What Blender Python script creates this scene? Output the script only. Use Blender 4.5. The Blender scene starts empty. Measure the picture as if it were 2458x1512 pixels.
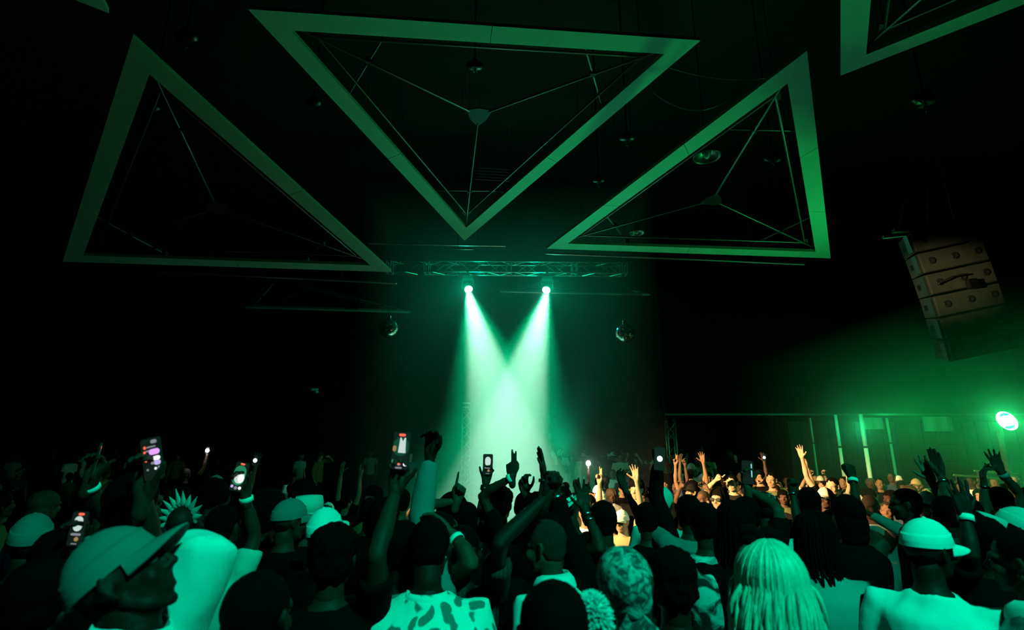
import bpy, bmesh, math, random
from mathutils import Vector, Matrix, noise
random.seed(7)
SC = bpy.context.scene
COL = SC.collection
R = math.radians

# ------------------------------------------------------------------ camera
F_PX, HORIZON, CAM_Z = 1250.0, 1060.0, 2.10
PITCH = math.atan((HORIZON - 756.0) / F_PX)
cam_d = bpy.data.cameras.new('camera')
cam_d.sensor_width = 36.0
cam_d.lens = F_PX / 2458.0 * 36.0
cam_d.clip_start, cam_d.clip_end = 0.05, 200
cam_d.dof.use_dof = True
cam_d.dof.focus_distance = 7.0
cam_d.dof.aperture_fstop = 2.4
cam = bpy.data.objects.new('camera', cam_d)
COL.objects.link(cam)
cam.location = (0, 0, CAM_Z)
cam.rotation_euler = (math.pi / 2 + PITCH, 0, 0)
SC.camera = cam


def W(u, v, D):
    """world point seen at photo pixel (u, v) at distance D along the room"""
    x = (u - 1229.0) / F_PX
    z = -(v - 756.0) / F_PX
    c, s = math.cos(PITCH), math.sin(PITCH)
    d = Vector((x, c - z * s, s + z * c))
    return Vector((0, 0, CAM_Z)) + d * (D / d.y)


# ------------------------------------------------------------------ world, exposure
world = bpy.data.worlds.new('world')
SC.world = world
world.use_nodes = True
world.node_tree.nodes['Background'].inputs[0].default_value = (0.0, 0.0, 0.0, 1)
world.node_tree.nodes['Background'].inputs[1].default_value = 0.0
SC.view_settings.view_transform = 'Standard'
SC.view_settings.look = 'None'
SC.view_settings.exposure = 0.0
SC.view_settings.gamma = 1.0
SC.view_settings.use_curve_mapping = False
SC.cycles.use_denoising = True
SC.cycles.max_bounces = 2
SC.cycles.diffuse_bounces = 1
SC.cycles.glossy_bounces = 1
SC.cycles.use_adaptive_sampling = True
SC.cycles.adaptive_threshold = 0.02
SC.cycles.volume_bounces = 0
SC.cycles.sample_clamp_indirect = 2.0
SC.cycles.sample_clamp_direct = 0.0


# ------------------------------------------------------------------ lights
def spot(name, loc, target, energy, color, size, blend, radius=0.05):
    l = bpy.data.lights.new(name, 'SPOT')
    l.energy, l.color = energy, color
    l.spot_size, l.spot_blend = R(size), blend
    l.shadow_soft_size = radius
    o = bpy.data.objects.new(name, l)
    COL.objects.link(o)
    o.location = loc
    o.rotation_euler = (Vector(target) - Vector(loc)).to_track_quat('-Z', 'Y').to_euler()
    return o


def point(name, loc, energy, color, radius=0.05):
    l = bpy.data.lights.new(name, 'POINT')
    l.energy, l.color = energy, color
    l.shadow_soft_size = radius
    o = bpy.data.objects.new(name, l)
    COL.objects.link(o)
    o.location = loc
    return o


BEAM_D = 15.0
HEAD_A = W(1123, 690, BEAM_D)
HEAD_B = W(1313, 692, BEAM_D)
for hd, sg in ((HEAD_A, 1), (HEAD_B, -1)):
    low = hd + Vector((0, -0.12, -0.10))
    tg = low + Vector((sg * math.sin(R(14.5)), -0.05, -math.cos(R(14.5))))
    spot('beam_core', low, tg, 21500, (0.76, 1.0, 0.90), 28.0, 0.22, 0.10)
    point('lamp_spill', hd + Vector((0, -0.3, -0.12)), 80, (0.0, 1.0, 0.5), 0.1)
    spot('beam_fringe', low, tg, 15000, (0.0, 1.0, 0.40), 52, 1.0, 0.10)
# green wash on the near crowd, inferred overhead; its fixtures are unseen and supposed
spot('front_wash', (2.6, -2.2, 7.0), (0.4, 3.2, 1.4), 2300, (0.0, 1.0, 0.56), 62, 0.9, 0.25)
# unseen uplights, added to throw green onto the hanging triangles
spot('triangle_fill', (1.2, 12.6, 1.8), (1.0, 7.6, 7.5), 500, (0.0, 1.0, 0.5), 78, 1.0, 0.3)
spot('right_triangle_fill', (9.0, 9.5, 1.2), (4.3, 8.6, 6.8), 950, (0.01, 1.0, 0.2), 70, 1.0, 0.3)  # added for the yellow-green on the right-hand triangles
# warm followspot thrown across the hall from the left
spot('warm_followspot', (-6.5, 4.2, 5.2), (4.7, 9.7, 0.4), 38000, (1.0, 0.61, 0.24), 30, 0.85, 0.08)
spot('warm_sidelight', (-1.5, 3.0, 3.4), W(2268, 680, 8.0), 2600, (1.0, 0.92, 0.46), 9, 1.0, 0.04)
RING = W(2417, 1010, 9.0)


# ------------------------------------------------------------------ materials
_mats = {}


def mat(name, col, rough=0.8, metal=0.0, emit=None, es=0.0, var=0.0, vscale=20.0, bump=0.0, bscale=60.0, spec=0.3,
        sheen=0.0):
    if name in _mats:
        return _mats[name]
    m = bpy.data.materials.new(name)
    m.use_nodes = True
    nt = m.node_tree
    b = nt.nodes['Principled BSDF']
    b.inputs['Base Color'].default_value = (*col, 1)
    b.inputs['Roughness'].default_value = rough
    b.inputs['Metallic'].default_value = metal
    b.inputs['Specular IOR Level'].default_value = spec
    if sheen:
        b.inputs['Sheen Weight'].default_value = sheen
    if emit:
        b.inputs['Emission Color'].default_value = (*emit, 1)
        b.inputs['Emission Strength'].default_value = es
    if var or bump:
        tc = nt.nodes.new('ShaderNodeTexCoord')
    if var:
        n = nt.nodes.new('ShaderNodeTexNoise')
        n.inputs['Scale'].default_value = vscale
        n.inputs['Detail'].default_value = 4
        nt.links.new(tc.outputs['Object'], n.inputs['Vector'])
        r = nt.nodes.new('ShaderNodeMapRange')
        r.inputs['To Min'].default_value = 1 - var
        r.inputs['To Max'].default_value = 1 + var
        nt.links.new(n.outputs['Fac'], r.inputs['Value'])
        mx = nt.nodes.new('ShaderNodeVectorMath')
        mx.operation = 'SCALE'
        mx.inputs[0].default_value = col
        nt.links.new(r.outputs['Result'], mx.inputs['Scale'])
        nt.links.new(mx.outputs['Vector'], b.inputs['Base Color'])
    if bump:
        n2 = nt.nodes.new('ShaderNodeTexNoise')
        n2.inputs['Scale'].default_value = bscale
        n2.inputs['Detail'].default_value = 3
        nt.links.new(tc.outputs['Object'], n2.inputs['Vector'])
        bp = nt.nodes.new('ShaderNodeBump')
        bp.inputs['Strength'].default_value = bump
        bp.inputs['Distance'].default_value = 0.01
        nt.links.new(n2.outputs['Fac'], bp.inputs['Height'])
        nt.links.new(bp.outputs['Normal'], b.inputs['Normal'])
    _mats[name] = m
    return m


def pattern_mat(name, ca, cb, kind='leaf', scale=14.0):
    if name in _mats:
        return _mats[name]
    m = bpy.data.materials.new(name)
    m.use_nodes = True
    nt = m.node_tree
    b = nt.nodes['Principled BSDF']
    b.inputs['Roughness'].default_value = 0.85
    b.inputs['Specular IOR Level'].default_value = 0.2
    tc = nt.nodes.new('ShaderNodeTexCoord')
    mix = nt.nodes.new('ShaderNodeMix')
    mix.data_type = 'RGBA'
    mix.inputs['A'].default_value = (*ca, 1)
    mix.inputs['B'].default_value = (*cb, 1)
    ramp = nt.nodes.new('ShaderNodeValToRGB')
    if kind == 'leaf':
        mp = nt.nodes.new('ShaderNodeMapping')
        mp.inputs['Scale'].default_value = (1.5, 1.0, 0.55)
        mp.inputs['Rotation'].default_value = (0.2, 0.7, 0.4)
        wn = nt.nodes.new('ShaderNodeTexNoise')
        wn.inputs['Scale'].default_value = 9.0
        wa = nt.nodes.new('ShaderNodeVectorMath')
        wa.operation = 'MULTIPLY_ADD'
        wa.inputs[1].default_value = (0.12, 0.12, 0.12)
        nt.links.new(tc.outputs['Object'], wn.inputs['Vector'])
        nt.links.new(wn.outputs['Color'], wa.inputs[0])
        nt.links.new(tc.outputs['Object'], wa.inputs[2])
        nt.links.new(wa.outputs['Vector'], mp.inputs['Vector'])
        v = nt.nodes.new('ShaderNodeTexVoronoi')
        v.feature = 'F1'
        v.inputs['Scale'].default_value = scale
        v.inputs['Randomness'].default_value = 0.9
        nt.links.new(mp.outputs['Vector'], v.inputs['Vector'])
        ramp.color_ramp.elements[0].position = 0.40
        ramp.color_ramp.elements[1].position = 0.46
        ramp.color_ramp.elements[0].color = (1, 1, 1, 1)
        ramp.color_ramp.elements[1].color = (0, 0, 0, 1)
        nt.links.new(v.outputs['Distance'], ramp.inputs['Fac'])
    elif kind == 'stripe':
        w = nt.nodes.new('ShaderNodeTexWave')
        w.bands_direction = 'X'
        w.inputs['Scale'].default_value = scale
        w.inputs['Distortion'].default_value = 0.4
        nt.links.new(tc.outputs['Object'], w.inputs['Vector'])
        nt.links.new(w.outputs['Fac'], ramp.inputs['Fac'])
        ramp.color_ramp.elements[0].position = 0.4
        ramp.color_ramp.elements[1].position = 0.6
    else:
        n = nt.nodes.new('ShaderNodeTexNoise')
        n.inputs['Scale'].default_value = scale
        n.inputs['Detail'].default_value = 5
        n.inputs['Distortion'].default_value = 1.2
        nt.links.new(tc.outputs['Object'], n.inputs['Vector'])
        nt.links.new(n.outputs['Fac'], ramp.inputs['Fac'])
        ramp.color_ramp.elements[0].position = 0.42
        ramp.color_ramp.elements[1].position = 0.62
    nt.links.new(ramp.outputs['Color'], mix.inputs['Factor'])
    nt.links.new(mix.outputs['Result'], b.inputs['Base Color'])
    _mats[name] = m
    return m


def emit_mat(name, col, s):
    m = mat(name, (0.01, 0.01, 0.01), 0.4, emit=col, es=s)
    m.cycles.emission_sampling = 'NONE'      # tiny screens and lenses: found by bounce rays, no next-event sampling
    return m


M_BLACK = mat('matte_black', (0.012, 0.013, 0.012), 0.75)
M_STEEL = mat('brushed_steel', (0.11, 0.115, 0.115), 0.38, 0.9)
M_DSTEEL = mat('dark_steel', (0.02, 0.02, 0.02), 0.5, 0.8)
M_TRUSS = mat('truss_aluminium', (0.42, 0.43, 0.43), 0.36, 0.85)
M_CABLE = mat('cable_black', (0.02, 0.02, 0.02), 0.6)
M_PANEL = mat('panel_green_light_tint', (0.14, 0.46, 0.36), 0.9, var=0.10, vscale=3.0, spec=0.1)  # white panels; the green light on them is tinted into the colour
M_WALL = mat('wall_paint_black', (0.018, 0.02, 0.019), 0.9, var=0.3, vscale=1.5)
M_CEIL = mat('ceiling_black', (0.008, 0.008, 0.008), 0.95)
M_FLOOR = mat('floor_dark', (0.006, 0.006, 0.006), 0.6, var=0.3, vscale=2.0)


# ------------------------------------------------------------------ mesh helpers
class MB:
    def __init__(self):
        self.v, self.f = [], []

    def add(self, vs, fs, M=None):
        o = len(self.v)
        self.v.extend([tuple(M @ Vector(p)) if M else tuple(p) for p in vs])
        self.f.extend([[i + o for i in f] for f in fs])
        return self

    def box(self, c, s, M=None):
        x, y, z = [a / 2 for a in s]
        vs = [(c[0] + i * x, c[1] + j * y, c[2] + k * z) for k in (-1, 1) for j in (-1, 1) for i in (-1, 1)]
        return self.add(vs, [(0, 2, 3, 1), (4, 5, 7, 6), (0, 1, 5, 4), (2, 6, 7, 3), (0, 4, 6, 2), (1, 3, 7, 5)], M)

    def tube(self, pts, rads, seg=8, caps='round', M=None, flat=1.0, up=None):
        pts = [Vector(p) for p in pts]
        if not hasattr(rads, '__len__'):
            rads = [rads] * len(pts)
        n = len(pts)
        tang = []
        for i in range(n):
            a, b = pts[max(i - 1, 0)], pts[min(i + 1, n - 1)]
            t = b - a
            tang.append(t.normalized() if t.length > 1e-9 else Vector((0, 0, 1)))
        u = Vector(up) if up else (Vector((0, 0, 1)) if abs(tang[0].z) < 0.9 else Vector((1, 0, 0)))
        rings = []
        if caps == 'round':
            r0, r1 = rads[0], rads[-1]
            rings += [(pts[0] - tang[0] * r0 * 0.94, r0 * 0.34, tang[0]), (pts[0] - tang[0] * r0 * 0.6, r0 * 0.8, tang[0])]
        rings += [(p, r, t) for p, r, t in zip(pts, rads, tang)]
        if caps == 'round':
            rings += [(pts[-1] + tang[-1] * r1 * 0.6, r1 * 0.8, tang[-1]), (pts[-1] + tang[-1] * r1 * 0.94, r1 * 0.34, tang[-1])]
        vs, fs = [], []
        for p, r, t in rings:
            u = (u - t * u.dot(t))
            if u.length < 1e-6:
                u = t.orthogonal()
            u.normalize()
            w = t.cross(u)
            for k in range(seg):
                a = 2 * math.pi * k / seg
                vs.append(p + u * (math.cos(a) * r * flat) + w * (math.sin(a) * r))
        for i in range(len(rings) - 1):
            for k in range(seg):
                k2 = (k + 1) % seg
                fs.append((i * seg + k, i * seg + k2, (i + 1) * seg + k2, (i + 1) * seg + k))
        fs.append(tuple(range(seg))[::-1])
        o = (len(rings) - 1) * seg
        fs.append(tuple(o + k for k in range(seg)))
        return self.add(vs, fs, M)

    def loft(self, rings, cap=True, M=None):
        """rings: list of equal-length point lists"""
        s = len(rings[0])
        vs = [p for r in rings for p in r]
        fs = []
        for i in range(len(rings) - 1):
            for k in range(s):
                k2 = (k + 1) % s
                fs.append((i * s + k, i * s + k2, (i + 1) * s + k2, (i + 1) * s + k))
        if cap:
            fs.append(tuple(range(s))[::-1])
            fs.append(tuple((len(rings) - 1) * s + k for k in range(s)))
        return self.add(vs, fs, M)

    def ell(self, c, r, M=None, seg=16, rings=10, t0=0.0, t1=math.pi):
        c = Vector(c)
        vs, fs = [], []
        for i in range(rings + 1):
            t = t0 + (t1 - t0) * i / rings
            for k in range(seg):
                a = 2 * math.pi * k / seg
                st = max(math.sin(t), 0.02)
                vs.append(c + Vector((r[0] * st * math.cos(a), r[1] * st * math.sin(a), r[2] * math.cos(t))))
        for i in range(rings):
            for k in range(seg):
                k2 = (k + 1) % seg
                fs.append((i * seg + k, (i + 1) * seg + k, (i + 1) * seg + k2, i * seg + k2))
        fs.append(tuple(range(seg)))
        fs.append(tuple(rings * seg + k for k in range(seg))[::-1])
        return self.add(vs, fs, M)

    def mesh(self, name, smooth=True):
        me = bpy.data.meshes.new(name)
        me.from_pydata([tuple(v) for v in self.v], [], self.f)
        if smooth:
            me.polygons.foreach_set('use_smooth', [True] * len(me.polygons))
        me.update()
        return me

    def build(self, name, m, parent=None, smooth=False):
        return link(name, self.mesh(name, smooth), m, parent)


def link(name, me, m=None, parent=None, obj_mat=False):
    o = bpy.data.objects.new(name, me)
    COL.objects.link(o)
    if m:
        if not me.materials:
            me.materials.append(m)
        elif obj_mat:
            pass
        if obj_mat:
            o.material_slots[0].link = 'OBJECT'
            o.material_slots[0].material = m
    if parent:
        o.parent = parent
    return o


def tag(o, label=None, cat=None, group=None, kind=None):
    if label: o['label'] = label
    if cat: o['category'] = cat
    if group: o['group'] = group
    if kind: o['kind'] = kind
    return o


def empty(name, loc, label=None, cat=None, group=None):
    o = bpy.data.objects.new(name, None)
    COL.objects.link(o)
    o.location = loc
    o.empty_display_size = 0.1
    return tag(o, label, cat, group)


WORK = bpy.data.scenes.new('work')        # scratch scene so each remesh evaluates alone


def remesh(mb, voxel, smooth=4, name='m', fac=0.5, disp=0.0, dscale=9.0, seed=0.0):
    me = mb.mesh(name)
    o = bpy.data.objects.new('tmp', me)
    WORK.collection.objects.link(o)
    r = o.modifiers.new('r', 'REMESH')
    r.mode = 'VOXEL'
    r.voxel_size = voxel
    if smooth:
        s = o.modifiers.new('s', 'SMOOTH')
        s.factor, s.iterations = fac, smooth
    with bpy.context.temp_override(scene=WORK, view_layer=WORK.view_layers[0]):
        dg = bpy.context.evaluated_depsgraph_get()
    out = bpy.data.meshes.new_from_object(o.evaluated_get(dg))
    bpy.data.objects.remove(o)
    bpy.data.meshes.remove(me)
    if disp:
        so = Vector((seed * 3.1, seed * 1.7, seed))
        nv = len(out.vertices)
        cs, ns = [0.0] * (3 * nv), [0.0] * (3 * nv)
        out.vertices.foreach_get('co', cs)
        out.vertices.foreach_get('normal', ns)
        for i in range(0, 3 * nv, 3):
            p = Vector(cs[i:i + 3])
            q = Vector((p.x * dscale, p.y * dscale, p.z * dscale * 0.45)) + so
            d = noise.noise(q) * 0.7 + (1 - abs(noise.noise(q * 1.7 + so))) * 0.6 - 0.45
            for j in range(3):
                cs[i + j] += ns[i + j] * d * disp
        out.vertices.foreach_set('co', cs)
    out.polygons.foreach_set('use_smooth', [True] * len(out.polygons))
    out.name = name
    out.update()
    return out


def join_meshes(name, items):
    """items: (mesh, Matrix, flip) -> one mesh; every material slot of an item keeps its index"""
    bm = bmesh.new()
    for me, M, flip in items:
        nv, nf = len(bm.verts), len(bm.faces)
        bm.from_mesh(me)
        bm.verts.ensure_lookup_table()
        bm.faces.ensure_lookup_table()
        for v in bm.verts[nv:]:
            v.co = M @ v.co
        if flip:
            bmesh.ops.reverse_faces(bm, faces=bm.faces[nf:])
    out = bpy.data.meshes.new(name)
    bm.to_mesh(out)
    bm.free()
    return out


# ================================================================== THE HALL
FAR_Z = -0.50          # the dance floor lies a step below the near platform
STEP_Y = 5.6


def slab(name, c, s, m):
    return tag(MB().box((0, 0, 0), s).build(name, m), kind='structure')


def struct(name, c, s, m, label):
    o = slab(name, c, s, m)
    o.location = c
    tag(o, label)
    return o


struct('floor', (0, (STEP_Y - 7) / 2, -0.25), (50, STEP_Y + 7, 0.5), M_FLOOR, 'dark raised floor under the nearest crowd')
struct('floor_lower', (0, (30 + STEP_Y) / 2, FAR_Z - 0.25), (50, 30 - STEP_Y, 0.5), M_FLOOR, 'dark lower dance floor')
REAR_Y, REAR_Z = 17.2, -0.12
struct('floor_rear', (0, (30 + REAR_Y) / 2, REAR_Z / 2 + FAR_Z / 2), (50, 30 - REAR_Y, REAR_Z - FAR_Z), M_FLOOR, 'dark rear riser behind the dance floor')
struct('ceiling', (0, 11.5, 12.1), (50, 37, 0.2), M_CEIL, 'black painted ceiling high above the hall')
struct('wall_back', (0, 30.1, 5.6), (50, 0.2, 13), M_WALL, 'black back wall of the hall')
struct('wall_left', (-25.1, 11.5, 5.6), (0.2, 37, 13), M_WALL, 'black left wall of the hall')
struct('wall_right', (25.1, 11.5, 5.6), (0.2, 37, 13), M_WALL, 'black right wall of the hall')
struct('wall_front', (0, -7.1, 5.6), (50, 0.2, 13), M_WALL, 'black wall behind the viewer')


def haze_box(name, lo, hi, dens, col, label, aniso=0.0):
    c = [(a + b) / 2 for a, b in zip(lo, hi)]
    s = [b - a for a, b in zip(lo, hi)]
    m = bpy.data.materials.new(name)
    m.use_nodes = True
    nt = m.node_tree
    nt.nodes.remove(nt.nodes['Principled BSDF'])
    v = nt.nodes.new('ShaderNodeVolumeScatter')
    v.inputs['Color'].default_value = (*col, 1)
    v.inputs['Density'].default_value = dens
    v.inputs['Anisotropy'].default_value = aniso
    nt.links.new(v.outputs[0], nt.nodes['Material Output'].inputs['Volume'])
    o = MB().box((0, 0, 0), s).build(name, m)
    o.location = c
    tag(o, label, 'haze', kind='stuff')
    return o


haze_box('lamp_haze', (5.6, 5.8, 0.3), (13.5, 13.4, 4.0), 0.02, (1, 1, 1), 'thin green-lit haze around the ring lamp', 0.8)
haze_box('beam_smoke', (-3.6, 11.5, FAR_Z + 0.03), (3.4, 18.5, 8.2), 0.03, (1, 1, 1), 'dense pale smoke lit by the two crossing beams')


# ------------------------------------------------------------------ hanging triangles
def triangle(V, label, seams=(2, 2, 2), hang=True):
    V = [Vector(v) for v in V]
    n = (V[1] - V[0]).cross(V[2] - V[0]).normalized()
    if n.z < 0:
        n = -n
    cen = (V[0] + V[1] + V[2]) / 3
    root = empty('hanging_triangle', cen, label, 'ceiling frame', 'white triangular frames hung from the ceiling')
    V = [v - cen for v in V]
    k = 1 - 0.275 / 1.876

    def sc(v, s, h=0.0):
        return v * s + n * h
    for i in range(3):
        a, b = V[i], V[(i + 1) % 3]
        ai, bi = a * k, b * k
        cuts = [j / seams[i] for j in range(seams[i] + 1)]
        for j in range(seams[i]):
            t0, t1 = cuts[j] + (0.0008 if j else 0), cuts[j + 1] - (0.0008 if j < seams[i] - 1 else 0)
            q = [a.lerp(b, t0), a.lerp(b, t1), ai.lerp(bi, t1), ai.lerp(bi, t0)]
            vs = q + [p + n * 0.07 for p in q]
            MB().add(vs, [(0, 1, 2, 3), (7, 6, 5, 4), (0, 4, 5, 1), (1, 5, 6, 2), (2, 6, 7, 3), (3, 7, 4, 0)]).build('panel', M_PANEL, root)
    r = 0.02
    hub = n * 0.2
    # inner pipe triangle
    P = [sc(v, 0.76, 0.13) for v in V]
    for i in range(3):
        MB().tube([P[i], P[(i + 1) % 3]], r, 8).build('pipe', M_STEEL, root, True)
        MB().tube([hub.lerp(sc(V[i], 0.89, 0.1), 0.06), sc(V[i], 0.89, 0.1)], r, 8).build('strut', M_STEEL, root, True)
        # cross tube near each corner, with clamps
        d = (V[(i + 1) % 3] - V[(i + 2) % 3]).normalized()
        c0 = sc(V[i], 0.55, 0.17)
        cr = MB().tube([c0 - d * 0.82, c0 + d * 0.82], r * 0.9, 8).build('cross_tube', M_STEEL, root, True)
        for q in (c0, c0 - d * 0.78, c0 + d * 0.78):
            MB().box(q, (0.09, 0.09, 0.09)).build('clamp', M_DSTEEL, cr)
        # corner plate
        u = V[i].normalized()
        w = n.cross(u)
        ctr = sc(V[i], 0.76, 0.14)
        MB().loft([[ctr + u * 0.14 - n * 0.012, ctr - u * 0.1 + w * 0.13 - n * 0.012, ctr - u * 0.1 - w * 0.13 - n * 0.012],
                   [ctr + u * 0.14 + n * 0.012, ctr - u * 0.1 + w * 0.13 + n * 0.012, ctr - u * 0.1 - w * 0.13 + n * 0.012]]).build('corner_plate', M_DSTEEL, root)
    u = V[0].normalized()
    w = n.cross(u)
    hex_ = [hub + (u * math.cos(a) + w * math.sin(a)) * (0.26 if j % 2 == 0 else 0.17) for j, a in enumerate([i * math.pi / 3 for i in range(6)])]
    MB().loft([[p - n * 0.012 for p in hex_], [p + n * 0.012 for p in hex_]]).build('hub_plate', M_DSTEEL, root)
    for i in range(3):
        top = P[i].copy()
        MB().tube([top, Vector((top.x, top.y, 12.0 - cen.z))], 0.006, 5, 'flat').build('hanging_cable', M_CABLE, root)
    return root


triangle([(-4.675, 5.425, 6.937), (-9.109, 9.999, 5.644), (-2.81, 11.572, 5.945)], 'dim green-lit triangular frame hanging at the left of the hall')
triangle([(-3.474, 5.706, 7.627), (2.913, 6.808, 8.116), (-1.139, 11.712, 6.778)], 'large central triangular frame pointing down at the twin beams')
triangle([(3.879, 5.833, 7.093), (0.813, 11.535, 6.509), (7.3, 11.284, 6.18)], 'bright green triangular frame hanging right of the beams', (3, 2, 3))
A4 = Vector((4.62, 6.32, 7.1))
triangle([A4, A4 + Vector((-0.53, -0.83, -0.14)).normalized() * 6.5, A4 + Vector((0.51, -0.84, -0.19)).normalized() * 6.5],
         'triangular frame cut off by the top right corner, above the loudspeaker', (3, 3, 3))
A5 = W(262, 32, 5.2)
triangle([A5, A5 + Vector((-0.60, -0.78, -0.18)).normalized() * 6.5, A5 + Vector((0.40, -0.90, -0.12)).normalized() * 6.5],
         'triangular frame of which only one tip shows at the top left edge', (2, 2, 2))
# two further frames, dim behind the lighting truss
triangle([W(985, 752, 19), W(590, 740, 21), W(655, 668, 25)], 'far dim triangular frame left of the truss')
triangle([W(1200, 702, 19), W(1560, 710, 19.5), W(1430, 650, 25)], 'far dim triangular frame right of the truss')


# ------------------------------------------------------------------ trusses
def box_truss(root, a, b, w, bay, joints=(), r=0.02, up=Vector((0, 0, 1))):
    a, b = Vector(a), Vector(b)
    d = (b - a).normalized()
    side = d.cross(up).normalized()
    upv = side.cross(d).normalized()
    L = (b - a).length
    cor = [side * sx * w / 2 + upv * sz * w / 2 for sx, sz in ((-1, -1), (1, -1), (1, 1), (-1, 1))]
    for c in cor:
        MB().tube([a + c, b + c], r, 6, 'flat').build('chord', M_TRUSS, root, True)
    n = max(1, round(L / bay))
    for f in range(4):
        c0, c1 = cor[f], cor[(f + 1) % 4]
        m = MB()
        for i in range(n):
            p, q = a + d * (L * i / n), a + d * (L * (i + 1) / n)
            if i % 2 == 0:
                m.tube([p + c0, q + c1], r * 0.55, 5, 'flat')
            else:
                m.tube([p + c1, q + c0], r * 0.55, 5, 'flat')
        m.build('lacing', M_TRUSS, root)
    for j in joints:
        for e in (-0.07, 0.07):
            p = a + d * (L * j + e)
            m = MB()
            for f in range(4):
                m.tube([p + cor[f], p + cor[(f + 1) % 4]], r * 1.1, 5, 'flat')
            m.build('end_frame', M_TRUSS, root)


TA, TB = W(935, 642, 15.0), W(1497, 647, 15.0)
tr = empty('lighting_truss', (TA + TB) / 2, 'long horizontal box truss carrying the two beam lamps', 'truss')
mid = (TA + TB) / 2
box_truss(tr, TA - mid, TB - mid, 0.33, 0.42, (0.0, 0.16, 0.51, 0.79, 1.0), 0.022)
for t in (0.05, 0.5, 0.95):
    p = TA.lerp(TB, t) - mid
    MB().tube([p + Vector((0, 0, 0.18)), Vector((p.x, p.y, 12.0 - mid.z))], 0.012, 5, 'flat').build('hanging_cable', M_CABLE, tr)


def batten(u0, v0, u1, v1, D0, D1, label, r=0.03, hang=2):
    a, b = W(u0, v0, D0), W(u1, v1, D1)
    c = (a + b) / 2
    o = empty('pipe_batten', c, label, 'pipe')
    MB().tube([a - c, b - c], r, 8).build('pipe', M_TRUSS, o, True)
    for i in range(hang):
        p = a.lerp(b, 0.2 + 0.6 * i / max(1, hang - 1)) - c
        MB().tube([p, Vector((p.x, p.y, 12.0 - c.z))], 0.008, 5, 'flat').build('hanging_cable', M_CABLE, o)
    return o


batten(885, 584, 1211, 590, 13.5, 13.5, 'thin pipe batten just behind the tip of the central triangle')
batten(1090, 597, 1135, 598, 13.0, 13.0, 'very short pipe under the tip of the central triangle', 0.022, 1)
batten(1312, 608, 1930, 634, 13.2, 13.2, 'long pipe batten under the right triangle')
batten(270, 646, 950, 680, 12.8, 13.5, 'long pipe batten under the left triangle')
batten(1205, 700, 1540, 708, 17.5, 17.5, 'pipe batten behind the right beam lamp')
for i, (v, uu) in enumerate(((402, 1140), (412, 1145), (420, 1140), (428, 1142))):
    pass
# louvred duct grille far up behind the central triangle
gr = empty('ceiling_grille', W(1185, 415, 12.0), 'slatted vent grille seen through the central triangle', 'vent')
for k in range(5):
    a, b = W(1138, 402 + 7 * k, 12.0), W(1222, 407 + 7 * k, 12.0)
    MB().tube([a - gr.location, b - gr.location], 0.012, 6).build('slat', M_STEEL, gr)
for k in (1142, 1218):
    a, b = W(k, 400, 12.02), W(k, 438, 12.02)
    MB().tube([a - gr.location, b - gr.location], 0.01, 6).build('side_rail', M_DSTEEL, gr)


# ------------------------------------------------------------------ beam lamps (moving heads)
def moving_head(p, aim, label, lens_mat, s=1.0, group=None, drop=0.35):
    root = empty('moving_head_lamp', p, label, 'stage light', group)
    q = (Vector(aim) - p).to_track_quat('-Z', 'Y').to_matrix().to_4x4()
    h = MB()
    prof = [(0.19, 0.06), (0.15, 0.105), (0.05, 0.125), (-0.04, 0.135), (-0.10, 0.13)]
    rings = [[q @ Vector((math.cos(a) * r * s, math.sin(a) * r * s, z * s)) for a in [2 * math.pi * k / 20 for k in range(20)]] for z, r in prof]
    h.loft(rings)
    h.build('head', M_BLACK, root, True)
    rim = [[q @ Vector((math.cos(a) * r * s, math.sin(a) * r * s, z * s)) for a in [2 * math.pi * k / 24 for k in range(24)]]
           for z, r in ((-0.095, 0.14), (-0.125, 0.14), (-0.125, 0.118), (-0.095, 0.118))]
    MB().loft(rim + [rim[0]], False).build('lens_rim', M_DSTEEL, root, True)
    lens = [[q @ Vector((math.cos(a) * r * s, math.sin(a) * r * s, z * s)) for a in [2 * math.pi * k / 24 for k in range(24)]] for z, r in ((-0.1, 0.118), (-0.112, 0.10), (-0.118, 0.05))]
    MB().loft(lens).build('lens', lens_mat, root, True)
    yk = MB()
    for sx in (-1, 1):
        yk.box((sx * 0.165 * s, 0, 0.1 * s), (0.03 * s, 0.09 * s, 0.26 * s))
    yk.box((0, 0, 0.23 * s), (0.36 * s, 0.1 * s, 0.035 * s))
    yk.build('yoke', M_BLACK, root)
    MB().box((0, 0, 0.295 * s), (0.32 * s, 0.24 * s, 0.1 * s)).build('base', M_BLACK, root)
    MB().tube([(0, 0, 0.33 * s), (0, 0, (0.33 + drop) * s)], 0.02 * s, 8).build('hook_clamp', M_STEEL, root)
    MB().box((0, 0, 0.42), (0.06, 0.44, 0.05)).build('clamp_bar', M_DSTEEL, root)
    return root


M_LENS_W = emit_mat('lamp_lens_white_green', (0.75, 1.0, 0.9), 30.0)
M_LENS_G = emit_mat('lamp_lens_green', (0.25, 1.0, 0.55), 14.0)
moving_head(HEAD_A, HEAD_A + Vector((0.26, -0.75, -0.75)), 'left of the two blazing white-green beam lamps under the truss', M_LENS_W, 1.0, 'twin beam lamps')
moving_head(HEAD_B, HEAD_B + Vector((-0.26, -0.75, -0.75)), 'right of the two blazing white-green beam lamps under the truss', M_LENS_W, 1.0, 'twin beam lamps')

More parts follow.
